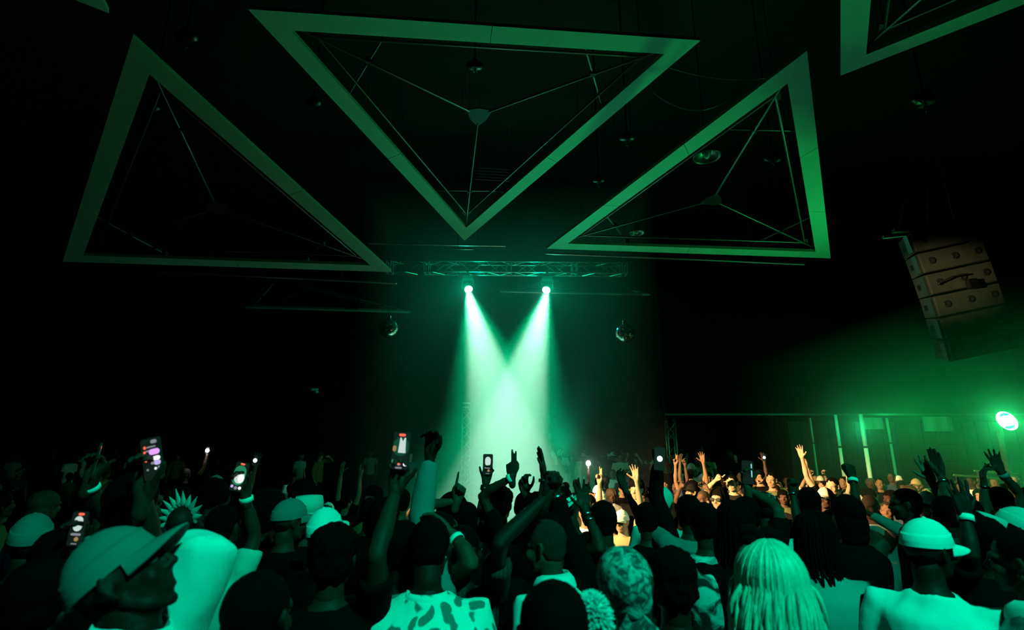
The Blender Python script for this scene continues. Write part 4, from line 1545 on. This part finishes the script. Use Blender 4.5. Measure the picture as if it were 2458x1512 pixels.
person('person in a pale cap behind the chat-screen phone with a dark shirt', (515, 1172), 3.7, yaw=12, sk=0, hair='short', hat='cap', hatm=C_CAP, hatrot=180, shirtm=C_BLACK)
_, f, b = person('person in a printed white sleeve raising the bright-screen phone', (538, 1268), 2.5, yaw=-8, sk=0, hair='short', shirt='tee', shirtm=C_MARBLE if False else C_OFF, ls=6,
                 Rr=dict(wrist=(590, 1190, 2.45), elbow=(612, 1290, 2.5), pose='grip', palm=(0, -1, 0), hdir=(-0.25, 0, 1), bands=[WB(0.02, 0.026)]))
hold(f, b, 'R', UI_BRIGHT, 'phone with a bright white camera screen held by a banded wrist', up=(0.2, 0, 1), off=(-0.01, 0, 0.0))
_, f, b = person('person low behind the front left cap filming with a small bright phone', (150, 1345), 2.0, yaw=10, sk=5, hair='bob', shirtm=C_BLACK,
                 Rr=dict(wrist=(186, 1338, 1.9), pose='grip', palm=(0, -1, 0), hdir=(0, 0, 1)))
hold(f, b, 'R', UI_SIMPLE + [('pill', 0.1, 0.45, 0.4, 0.07, E_RED)], 'small bright phone with a red mark beside the front left cap', up=(0.05, 0, 1), s=0.8)
person('person in a torn-brimmed pale cap left of the chat-screen phone', (252, 1226), 2.9, yaw=20, hp=-8, sk=0, hair='short', hat='cap', hatm=C_CAP, hatrot=205, shirtm=C_BLACK)
person('person in a grey cap turned right, left of the big dark figure', (697, 1252), 3.0, yaw=-50, sk=0, hair='short', hat='cap', hatm=C_GREY, shirtm=C_BLACK)
person('person in a white high-collared top beside the grey cap', (742, 1240), 3.4, yaw=-20, sk=0, hair='short', hat='bucket', hatm=C_OFF, shirtm=C_BLACK)
person('person in a white ribbed cap just left of the big dark figure', (782, 1282), 2.7, yaw=-35, hp=8, sk=0, hair='short', hat='cap', hatm=C_WHITE, hatrot=20, shirtm=C_BLACK)
_, f, b = person('big dark figure in black holding up the recording phone', (800, 1345), 1.6, yaw=6, sk=0, hair='curly', shirt='tee', shirtm=C_BLACK, build=1.12,
                 Rr=dict(wrist=(948, 1182, 1.62), elbow=(905, 1330, 1.5), pose='grip', palm=(0.15, -1, 0), hdir=(0.22, 0.0, 1)))
hold(f, b, 'R', UI_CAM, 'large recording phone showing the two beams, held by the big dark figure', up=(0.06, 0, 1), normal=(-0.05, -1, 0.02), off=(-0.005, 0, 0.065), s=1.0)
person('person in black between the printed sleeve and the big dark figure', (622, 1484), 1.75, yaw=-10, sk=5, hair='short', shirtm=C_BLACK)
person('person in dark clothes below the front left man, back turned', (95, 1445), 1.55, yaw=15, sk=5, hair='short', shirtm=C_CHAR)
person('person in black with a tall afro seen behind the grey cap', (640, 1236), 3.6, yaw=4, sk=5, hair='afro', shirtm=C_BLACK)

# ---- centre block
_, f, b = person('person behind the big dark figure with a raised grey sleeve', (968, 1318), 2.5, yaw=0, sk=5, hair='short', shirt='long', shirtm=C_GREY, pantsm=C_DENIM,
                 Rr=dict(wrist=(1032, 1098, 2.65), elbow=(1010, 1235, 2.6), pose='cup', palm=(-0.4, -1, 0), hdir=(0.12, 0, 1)))
_, f, b = person('woman with long straight black hair against the green smoke', (1087, 1232), 3.3, yaw=0, sk=0, hair='long', shirtm=C_BLACK,
                 )
_, f, b = person('person hidden behind the long-haired woman with one finger raised', (1118, 1252), 3.9, yaw=8, sk=1, hair='short', shirtm=C_BLACK,
                 L=dict(wrist=(1096, 1204, 3.8), pose='one', palm=(0, -1, 0), hdir=(0.25, 0, 1)))
_, f, b = person('man in a striped dark green shirt stretching one long arm up to the right', (1116, 1322), 2.75, auto=False, yaw=-14, hy=-30, sk=5, hair='short', shirtm=C_DKGREEN,
                 Rr=dict(wrist=(1312, 1192, 2.5), elbow=(1200, 1300, 2.35), pose='fist', palm=(0.6, -0.6, 0), hdir=(0.3, 0.1, 1)))
_, f, b = person('person cupping a banded hand to the mouth near the striped shirt', (1062, 1290), 3.0, yaw=-75, sk=1, hair='short', shirtm=C_BLACK,
                 Rr=dict(wrist=(1090, 1288, 2.7), elbow=(1135, 1345, 2.6), pose='relaxed', palm=(0, -0.4, -1), hdir=(-0.6, 0.2, 0.6), bands=[WB(0.02, 0.02)]))
person('broad person in a leaf-print shirt at the bottom centre', (1032, 1322), 2.35, yaw=4, hp=-20, sk=5, hair='short', shirt='tee', shirtm=C_LEAF, loose=0.03, build=1.18, auto=False,
       collar=(C_LEAF, 0.03, 0.004), folds=0.008)
_, f, b = person('person in black lifting a small phone on a thin braceletted arm', (1203, 1212), 3.5, yaw=6, hy=-18, sk=0, hair='curly', shirtm=C_BLACK,
                 L=dict(wrist=(1166, 1160, 3.45), elbow=(1152, 1243, 3.5), pose='grip', palm=(0, -1, 0), hdir=(0.15, 0, 1), bands=[BR(0.035, 0.03)]))
hold(f, b, 'L', UI_SIMPLE, 'small phone silhouetted in front of the bright smoke', up=(0.02, 0, 1), off=(0.0, 0, 0.035))
_, f, b = person('person with two fingers raised above a white wristband in the beam', (1262, 1222), 3.9, yaw=-4, sk=0, hair='short', shirtm=C_BLACK,
                 L=dict(wrist=(1229, 1146, 3.8), pose='two', palm=(0.3, 1, 0), hdir=(-0.05, 0, 1), bands=[WB(0.015, 0.03)]),
                 Rr=dict(wrist=(1262, 1188, 3.7), pose='cup', palm=(0.5, -1, 0), hdir=(-0.2, 0, 1)))
_, f, b = person('person with a wavy-haired head beside the raised two fingers', (1290, 1234), 3.4, yaw=0, sk=0, hair='curly', shirtm=C_BLACK,
                 Rr=dict(wrist=(1306, 1142, 3.3), elbow=(1302, 1222, 3.3), pose='flat', palm=(-1, -0.3, 0), hdir=(-0.15, 0, 1), bands=[BR(0.03, 0.02)]))
_, f, b = person('person with a black-sleeved fist raised beside the fedora', (1322, 1290), 2.9, yaw=0, sk=0, hair='short', shirt='long', shirtm=C_BLACK,
                 Rr=dict(wrist=(1333, 1182, 2.9), elbow=(1348, 1262, 2.9), pose='fist', palm=(-0.6, -0.6, 0), hdir=(-0.1, 0, 1), bands=[BR(0.02, 0.02)]))
person('short-haired man in a white collared shirt looking left at the centre', (1304, 1312), 2.7, auto=False, yaw=48, hy=24, hp=-6, sk=1, hair='short', hairm=M_HAIR_FADE, shirt='tee', shirtm=C_WHITE,
       collar=(C_WHITE, 0.055, 0.02), loose=0.028, folds=0.013, lf=6)
person('person in a dark hat with a pale brim edge against the smoke', (1358, 1222), 3.2, yaw=-10, hr=-22, hp=4, sk=0, hair='short', hat='fedora', hatm=C_BLACK, hatm2=C_WHITE, shirtm=C_BLACK)
_, f, b = person('person with a braceletted open hand raised left of a black shirt', (1447, 1252), 2.5, yaw=2, sk=0, hair='afro' if False else 'short', shirtm=C_BLACK,
                 L=dict(wrist=(1404, 1226, 2.45), elbow=(1446, 1316, 2.35), pose='open', palm=(0.2, -1, 0), hdir=(-0.12, 0, 1), bands=[BR(0.03, 0.022), BR(0.07, 0.012)]))
# bandana wearer with hoop earring
rt, f, b = person('person in a pale printed bandana with a hanging tail at the bottom', (1500, 1408), 1.72, yaw=18, hy=10, hp=10, hr=-14, sk=0, hair=None, hat='bandana', hatm=C_PAIS, hatrot=-28,
                  shirtm=C_BLACK)
Mh = f.head_M()
hoop = Mh @ Vector((-0.085, -0.004, -0.072))
o = MB().tube([hoop + (f.Rh @ Vector((0, math.cos(a), math.sin(a)))) * 0.034 for a in [2 * math.pi * k / 24 for k in range(25)]], 0.0035, 6).build('hoop_earring', M_METALB, rt, True)
rt, f, b = person('person with a round dark head and a white fur-trimmed collar at the bottom centre', (1328, 1526), 1.4, yaw=4, sk=5, hair='short', shirtm=C_BLACK)
fur = MB()
rnd = random.Random(4)
fc = W(1424, 1488, b.y + 0.02) - b
for i in range(900):
    d = Vector((rnd.gauss(0, 1), rnd.gauss(0, 1), rnd.gauss(0, 1))).normalized()
    p = fc + Vector((d.x * 0.030, d.y * 0.032, d.z * 0.052))
    fur.tube([p * 1.0, p + d * 0.010 + Vector((0, 0, -0.002)), p + d * 0.019 + Vector((rnd.uniform(-0.003, 0.003), 0, -0.005))], [0.0030, 0.0022, 0.0008], 4)
fur.ell(fc, (0.034, 0.034, 0.056))
fur.build('fur_trim', mat('white_fur', (0.75, 0.75, 0.72), 0.95), rt, True)
_, f, b = person('man in a grey t-shirt with his left arm thrown up', (1652, 1232), 2.25, yaw=4, ls=3, sk=0, hair='afro' if False else 'short', shirtm=C_GREY, build=1.06, loose=0.024, folds=0.014,
                 L=dict(wrist=(1502, 1178, 2.6), elbow=(1548, 1264, 2.4), pose='relaxed', palm=(0.3, -0.6, 0.5), hdir=(-0.35, 0.2, 1)))
person('person with a round black head below the grey t-shirt', (1614, 1404), 2.15, auto=False, yaw=-6, sk=5, hair='curly', shirtm=C_BLACK)
_, f, b = person('person whose dark arm rises straight up with a small lit phone', (1552, 1248), 3.8, auto=False, yaw=0, sk=0, hair='short', shirt='long', shirtm=C_BLACK,
                 Rr=dict(wrist=(1579, 1108, 3.8), elbow=(1574, 1190, 3.8), pose='fist', palm=(0, -1, 0), hdir=(0.02, 0, 1)))
person('person in a pale knotted head wrap behind the grey t-shirt', (1590, 1208), 3.9, yaw=-40, sk=0, hair=None, hat='bandana', hatm=C_OFF, shirtm=C_OFF)
person('person in a blotch-printed white shirt between the two dark heads', (1690, 1258), 2.9, yaw=0, sk=0, hair='short', shirtm=C_MARBLE)
_, f, b = person('person with long black hair left of the patterned white shirt', (1762, 1262), 2.1, yaw=-4, sk=5, hair='long', shirtm=C_BLACK)
_, f, b = person('person lifting a backlit dark phone before the warm crowd', (1790, 1238), 3.0, yaw=0, sk=1, hair='short', shirtm=C_BLACK,
                 Rr=dict(wrist=(1795, 1172, 3.1), pose='grip', palm=(0, -1, 0), hdir=(0, 0, 1)))
hold(f, b, 'R', [('pill', 0.36, 0.1, 0.1, 0.6, E_CYAN)], 'dark phone with a cyan-lit edge in front of the warm crowd', up=(0.05, 0, 1), normal=(-0.5, -1, 0))

# ---- right block
rt, f, b = person('woman with long platinum blond hair at the bottom right', (1846, 1402), 1.52, yaw=2, sk=2, hair='blond', hairm=M_BLOND, shirtm=C_BLACK)
Mh = f.head_M()
o = link('hair_bow', extra_head('bow')[0][1], C_BLACK, rt, True)
o.matrix_local = Mh @ Matrix.Translation((-0.015, 0.0, 0.145)) @ Matrix.Rotation(R(8), 4, 'Y')
person('man in a rhinestone skull cap and two-tone white shirt behind the blond woman', (1833, 1226), 2.45, yaw=8, sk=0, hair=None, hat='sparkle', hatm=C_CHAR, hatm2=M_METALB, shirtm=C_OFF,
       collar=(C_WHITE, 0.045, 0.03), loose=0.03)
person('person with dark braids in a grey t-shirt right of the blond woman', (1962, 1290), 1.95, yaw=-18, hy=-34, sk=1, hair='braids', shirtm=C_MID, loose=0.026)
_, f, b = person('person in a black tank top raising a banded fist', (2032, 1236), 2.15, yaw=0, sk=0, hair='bob', shirt='tank', shirtm=C_BLACK,
                 Rr=dict(wrist=(2046, 1150, 2.4), elbow=(2066, 1268, 2.3), pose='fist', palm=(-0.2, 1, 0), hdir=(-0.06, 0, 1), bands=[WB(0.012, 0.026)]))
_, f, b = person('person with a dark fist raised left of the banded fist', (1940, 1208), 2.9, yaw=0, sk=0, hair='short', shirtm=C_BLACK,
                 L=dict(wrist=(1902, 1182, 2.85), elbow=(1918, 1270, 2.8), pose='fist', palm=(0.2, -1, 0), hdir=(0.04, 0, 1), bands=[BR(0.01, 0.012)]))
rt, f, b = person('man in a white cap and white t-shirt at the lower right', (2232, 1322), 1.78, yaw=-46, hy=-38, hp=0, sk=5, hair='short', hat='cap', hatm=C_WHITE, hatrot=0, hattilt=-4,
                  shirtm=C_WHITE, loose=0.034, folds=0.016, lf=3)
person('person with a dark profile just above the white cap and t-shirt', (2172, 1212), 2.6, yaw=55, hy=10, sk=0, hair='short', shirtm=C_BLACK)
person('person with a round dark head right of the raised warm-lit hand', (2270, 1236), 2.7, yaw=-8, sk=5, hair='short', shirtm=C_BLACK)
_, f, b = person('person whose open hand is lit warm white before the green bar', (2286, 1218), 4.2, yaw=10, sk=3, hair='short', shirtm=C_CHAR, floor=0.0,
                 L=dict(wrist=(2236, 1154, 4.1), elbow=(2258, 1194, 4.15), pose='open', palm=(-0.5, -1, 0), hdir=(-0.25, 0, 1), bands=[BR(0.01, 0.012)]))
_, f, b = person('person with a wide white bracelet on a dark raised forearm at right', (2318, 1236), 3.4, yaw=-6, sk=1, hair='short', shirtm=C_BLACK,
                 L=dict(wrist=(2258, 1140, 3.6), elbow=(2276, 1202, 3.5), pose='flat', palm=(-1, -0.5, 0), hdir=(-0.12, 0, 1), bands=[BR(0.06, 0.02)]))
_, f, b = person('person with a large blurred dark hand held up near the right edge', (2364, 1300), 2.8, auto=False, yaw=-4, sk=5, hair='short', shirtm=C_BLACK,
                 L=dict(wrist=(2318, 1244, 2.7), elbow=(2332, 1330, 2.65), pose='open', palm=(0.1, 1, 0), hdir=(-0.03, 0, 1), bands=[WB(0.0, 0.03)]))
_, f, b = person('person making a pinching hand sign before the green lamp', (2396, 1206), 3.9, yaw=0, sk=2, hair='short', shirtm=C_BLACK,
                 L=dict(wrist=(2362, 1162, 3.9), elbow=(2364, 1226, 3.9), pose='pinch', palm=(0.6, -1, 0), hdir=(0.05, 0, 1), bands=[BR(0.02, 0.014)]))
_, f, b = person('person with a white-banded slim arm waving under the green lamp', (2476, 1206), 4.1, yaw=8, sk=2, hair='bob', shirt='tank', shirtm=C_CHAR,
                 L=dict(wrist=(2402, 1132, 4.1), elbow=(2450, 1188, 4.1), pose='open', palm=(-0.4, -1, 0), hdir=(-0.28, 0, 1), bands=[WB(0.03, 0.034)]))
person('person in a white cap tipped up to the left at the right edge', (2436, 1276), 2.0, yaw=48, hp=26, hr=10, sk=5, hair='short', hat='cap', hatm=C_OFF, shirtm=C_BLACK)
rt, f, b = person('person in a satin jacket with a bunched white collar at the far right', (2450, 1352), 1.7, yaw=40, sk=0, hair='short', shirt='long', shirtm=C_SATIN, loose=0.03, folds=0.022,
                  collar=(C_OFF, 0.06, 0.03))


# ================================================================== THE FAR CROWD
ARCH = []


def archetype(lf=0, hp=0, L=None, Rr=None, shirt='tee', hy=0):
    f = Fig(1.75, 0, R(lf), 0, R(hy), R(hp))
    for side, A in (('L', L), ('R', Rr)):
        if A is None:
            f.arm(side)
        else:
            f.arm(side, Vector(A[0]), A[1], hint=A[2], palm=Vector(A[3]))
    b = f.body_mesh(False)
    s = f.shirt_mesh(shirt, False, 0.018, len(ARCH) * 1.1)
    p = f.pants_mesh()
    ARCH.append((b, s, p, f.head_M(), f))


UPR = (1, 0.3, -0.4)
UPL = (-1, 0.3, -0.4)
FWD = (0, 1, 0)
archetype()
archetype(lf=4, hp=6)
archetype(L=None, Rr=((0.30, 0.16, 2.02), 'open', UPR, FWD))
archetype(L=((-0.26, 0.12, 2.08), 'fist', UPL, FWD), Rr=None)
archetype(L=((-0.24, 0.22, 1.80), 'cup', UPL, FWD), Rr=((0.24, 0.22, 1.80), 'cup', UPR, FWD))
archetype(L=None, Rr=((0.12, 0.36, 1.70), 'one', UPR, FWD), lf=3)
archetype(L=((-0.22, 0.05, 2.10), 'open', UPL, FWD), Rr=((0.24, 0.08, 2.06), 'two', UPR, FWD))
archetype(L=((-0.10, 0.30, 1.60), 'relaxed', UPL, (0, 0.3, -1)), Rr=None, shirt='long')
archetype(shirt='long', lf=-3, hp=10)
SHIRTS = [C_BLACK, C_BLACK, C_CHAR, C_CHAR, C_NAVY, C_OLIVE, C_WHITE, C_OFF, C_MID, C_TAN, C_DENIM, C_GREY]
HAIRS = ['short', 'short', 'short', 'afro', 'curly', 'bob', 'braids']
rnd = random.Random(21)


def far_person(x, y, yaw, label, group, arch, sk, shirtm, hair, hat=None, hatm=None, scale=1.0, hatrot=0, floor=None):
    floor = (REAR_Z if y > REAR_Y - 0.1 else FAR_Z) if floor is None else floor
    b, s, p, Mh, f = ARCH[arch]
    root = empty('person', (x, y, floor), label, 'person', group)
    root.rotation_euler = (0, 0, yaw)
    root.scale = (scale,) * 3
    o = link('body', b, skin(sk), root, True)
    if len(b.materials) < 2:
        b.materials.append(M_EYE)
    link('shirt', s, shirtm, root, True)
    link('trousers', p, C_CHAR, root, True)
    if hair:
        h = link('hair', hair_mesh(hair), M_HAIR if rnd.random() < 0.85 else M_HAIR_BR, root, True)
        h.matrix_local = Mh
    if hat == 'cap':
        c = link('cap', cap_joined(), hatm, root, True)
        c.matrix_local = Mh @ Matrix.Rotation(R(hatrot), 4, 'Z')
    elif hat:
        add_headwear(root, Mh, hat, hatm)
    return root


def cap_joined():
    if 'capj' not in _cache:
        me = join_meshes('cap', [(m_, Matrix(), False) for m_ in cap_parts()])
        me.polygons.foreach_set('use_smooth', [True] * len(me.polygons))
        _cache['capj'] = me
    return _cache['capj']


ACTION = ['', ' leaning in', ' waving one arm', ' with a fist up', ' clapping', ' pointing', ' with both arms up', ' hand on chest', ' leaning back']
HAIRW = dict(short='cropped hair', afro='an afro', curly='curly hair', bob='a bob', braids='braids')
PLACES = ((150, 'by the left edge'), (400, 'above the front left cap'), (640, 'near the bright-screen phone'), (880, 'left of the recording phone'), (1130, 'beside the recording phone'),
          (1440, 'at the smoke edge'), (1560, 'by the white flash'), (1690, 'below the truss tower'), (1820, 'above the grey t-shirt'), (1950, 'above the blond woman'), (2090, 'below the green posts'),
          (2250, 'below the banners'), (9999, 'below the ring lamp'))


def far_label(u, y, arch, sm, hair, hat, hm):
    col = sm.name.replace('cloth_', '').replace('_', ' ')
    top = ('%s %s' % (hm.name.replace('cloth_', '').replace('_', ' '), hat)) if hat else HAIRW[hair]
    row = 'front' if y < 10 else 'middle' if y < 16 else 'rearmost'
    return '%s reveller in %s with %s%s %s' % (row, col, top, ACTION[arch], [t for m_, t in PLACES if u < m_][0])


placed = []
used_labels = set()


def free(x, y, d):
    return all((x - a) ** 2 + (y - b) ** 2 > d * d for a, b in placed)


# individually described people of the far crowd
STAR = [(1602, 1116, 15.5, 4, 2, C_BLACK, 'short', 'cap', C_RED, 'far man in a bright red cap below the truss tower'),
        (1660, 1126, 14.0, 4, 1, C_WHITE, 'short', 'beanie', C_OFF, 'far person in a white and red knitted hat'),
        (1853, 1150, 10.2, 0, 3, C_OLIVE, 'short', None, None, 'bearded far man with a brightly lit face'),
        (2092, 1216, 6.4, 7, 2, C_WHITE, None, None, None, 'bald man in a white sleeve lit warm in the crowd'),
        (2000, 1168, 8.8, 2, 4, C_BLACK, 'short', None, None, 'far person with one brightly lit arm pointing up'),
        (1948, 1206, 7.2, 0, 2, C_CHAR, 'short', 'cap', C_WHITE, 'far person in a glowing white cap'),
        (1985, 1196, 7.6, 1, 1, C_BLACK, 'braids', 'cap', C_OFF, 'far person in sunglasses and a pale cap'),
        (1728, 1198, 7.2, 0, 3, C_BLACK, 'long', None, None, 'far woman with long hair and dark glasses'),
        (1700, 1140, 10.6, 1, 3, C_BLACK, 'short', None, None, 'far person with an orange-lit laughing face'),
        (1758, 1134, 9.5, 5, 4, C_CHAR, 'short', None, None, 'far person raising a bright forearm beside the laughing face'),
        (1530, 1172, 8.2, 0, 3, C_BLACK, 'curly', None, None, 'far person with an orange-lit face left of the dark raised arm'),
        (1345, 1084, 19.0, 2, 3, C_OFF, 'short', None, None, 'very far person in pale clothes at the edge of the smoke'),
        (1822, 1130, 11.2, 7, 3, C_BLACK, 'bob', None, None, 'far woman with folded warm-lit hands'),
        (2232, 1206, 6.3, 1, 3, C_CHAR, 'short', 'cap', C_WHITE, 'far man in a glowing white cap and glasses near the bar')]
for u, v, D, arch, sk, sm, hr_, ht, hm, lab in STAR:
    p = W(u, v, D)
    ht_z = ARCH[arch][4].hc.z
    s = max(0.8, min(1.16, (p.z - (REAR_Z if p.y > REAR_Y - 0.1 else FAR_Z)) / ht_z))
    yaw = math.atan2(-p.x, 0 - p.y)
    ang = math.atan2(-(-2.5 - p.x), (2.0 - p.y))
    ro = far_person(p.x, p.y, ang, lab, None, arch, sk, sm, hr_, ht, hm, s)
    if 'sunglasses' in lab or 'glasses' in lab:
        add_headwear(ro, ARCH[arch][3], 'shades', M_BLACK)
    placed.append((p.x, p.y))

n_right = n_left = 0
tries = 0
while tries < 9000 and (n_right < 212 or n_left < 36):
    tries += 1
    D = 6.0 + 17.0 * rnd.random() ** 1.15
    right = rnd.random() < 0.66
    u = 1335 + 1140 * rnd.random() ** 1.3 if right else rnd.uniform(-40, 1120)
    if right and n_right >= 212 or (not right and n_left >= 36):
        continue
    p = W(u, 1060, D)
    x, y = p.x, p.y
    if (x + 0.2) ** 2 + (y - 15) ** 2 < 3.2 ** 2 or y > 26 or abs(x) > 22:
        continue
    if right and (y > 14.5 and x > 7.5):
        continue
    if not free(x, y, 0.50 + 0.012 * y):
        continue
    placed.append((x, y))
    if right:
        n_right += 1
        ang = math.atan2(-(-2.5 - x), (2.0 - y)) + rnd.gauss(0, 0.5)
        grp = 'warm-lit far crowd right of the beams'
    else:
        n_left += 1
        ang = math.atan2(-(-0.2 - x), (15 - y)) + rnd.gauss(0, 0.3)
        grp = 'dark far crowd left of the beams'
    arch = rnd.choices(range(9), (9, 9, 0.8, 0.7, 0.5, 0.9, 0.4, 2, 5))[0]
    hat, hm, hair = None, None, rnd.choice(HAIRS)
    q = rnd.random()
    if q < 0.17:
        hat, hm, hair = 'cap', rnd.choice([C_WHITE, C_BLACK, C_OFF, C_CHAR, C_TAN]), 'short'
    elif q < 0.22:
        hat, hm, hair = 'beanie', rnd.choice([C_CHAR, C_OLIVE, C_GREY]), None
    for _ in range(30):
        sm = rnd.choice(SHIRTS)
        lab = far_label(u, y, arch, sm, hair, hat, hm)
        if lab not in used_labels and len(lab.split()) <= 16:
            break
        if hat is None:
            hair = rnd.choice(HAIRS)
    used_labels.add(lab)
    far_person(x, y, ang, lab, grp, arch, rnd.choice([0, 1, 1, 2, 2, 3, 4]), sm, hair, hat, hm, rnd.uniform(0.94, 1.07), rnd.choice([0, 0, 180]))

# dark middle rows between the near crowd and the step, backs to the camera
n = 0
tries = 0
while n < 12 and tries < 2000:
    tries += 1
    D = rnd.uniform(4.1, 5.4)
    u = rnd.uniform(-20, 1020)
    p = W(u, 1060, D)
    if not free(p.x, p.y, 0.5):
        continue
    placed.append((p.x, p.y))
    n += 1
    side = 'left' if u < 1100 else 'right'
    arch = rnd.choices(range(9), (9, 9, 0.5, 0.4, 0.2, 0.5, 0.1, 1, 4))[0]
    for _ in range(20):
        sm, hair = rnd.choice([C_BLACK, C_OLIVE, C_CHAR, C_NAVY]), rnd.choice(['short', 'afro', 'curly', 'braids', 'bob'])
        mlab = far_label(u, 8, arch, sm, hair, None, None)
        if mlab not in used_labels:
            break
    used_labels.add(mlab)
    far_person(p.x, p.y, rnd.gauss(0, 0.3), far_label(u, 8, arch, sm, hair, None, None).replace('front reveller', 'dark figure'), 'dark middle rows at the %s' % side,
               arch, rnd.choice([0, 0, 1, 5]), sm, hair, scale=rnd.uniform(0.92, 1.0), floor=0.0)

# ------------------------------------------------------------------ phone lights in the far crowd
M_FLASH = emit_mat('phone_flash_white', (0.95, 0.95, 1.0), 40.0)
M_FLASH2 = emit_mat('phone_flash_soft', (0.8, 0.95, 1.0), 6.0)


def flash(u, v, D, r, label, m, e):
    p = W(u, v, D)
    o = phone(p, (0, -1, 0), (0.1, 0, 1), [], label)
    MB().ell((0, -0.008, 0.0), (r, 0.004, r), seg=14, rings=8).build('flash_led', m, o, True)
    if D > 6:
        s = max(0.85, min(1.2, (p.z - FAR_Z) / 2.10))
        far_person(p.x - 0.30 * s, p.y - 0.16 * s + 0.02, 0.0, 'person holding up the ' + label, None, 2, 1, C_BLACK, 'short', scale=s, floor=FAR_Z)
    elif D > 4:
        s = p.z / 1.66
        far_person(p.x + 0.10 * s, p.y - 0.32 * s, 0.0, 'person holding the ' + label, None, 7, 0, C_BLACK, 'short', scale=s, floor=0.0)
    if e:
        point('flash_light', p + Vector((0, -0.05, 0)), e, (0.95, 0.97, 1.0), 0.02)


flash(1412, 1112, 12.5, 0.055, 'phone with a blazing white flash right of the beams', M_FLASH, 14)
flash(498, 1081, 12.5, 0.045, 'phone with a blazing white flash at left', M_FLASH, 4)
flash(1583, 1101, 3.68, 0.018, 'small white light in the dark raised hand', M_FLASH2, 0)
flash(613, 1105, 8.0, 0.03, 'phone glowing bluish right of the bright-screen phone', M_FLASH2, 0)
flash(1834, 1098, 12.0, 0.03, 'phone glowing tiny and white above the warm crowd', M_FLASH2, 0)
flash(884, 1214, 4.6, 0.028, 'phone glowing bluish left of the recording phone', M_FLASH2, 0)

bpy.data.scenes.remove(WORK)
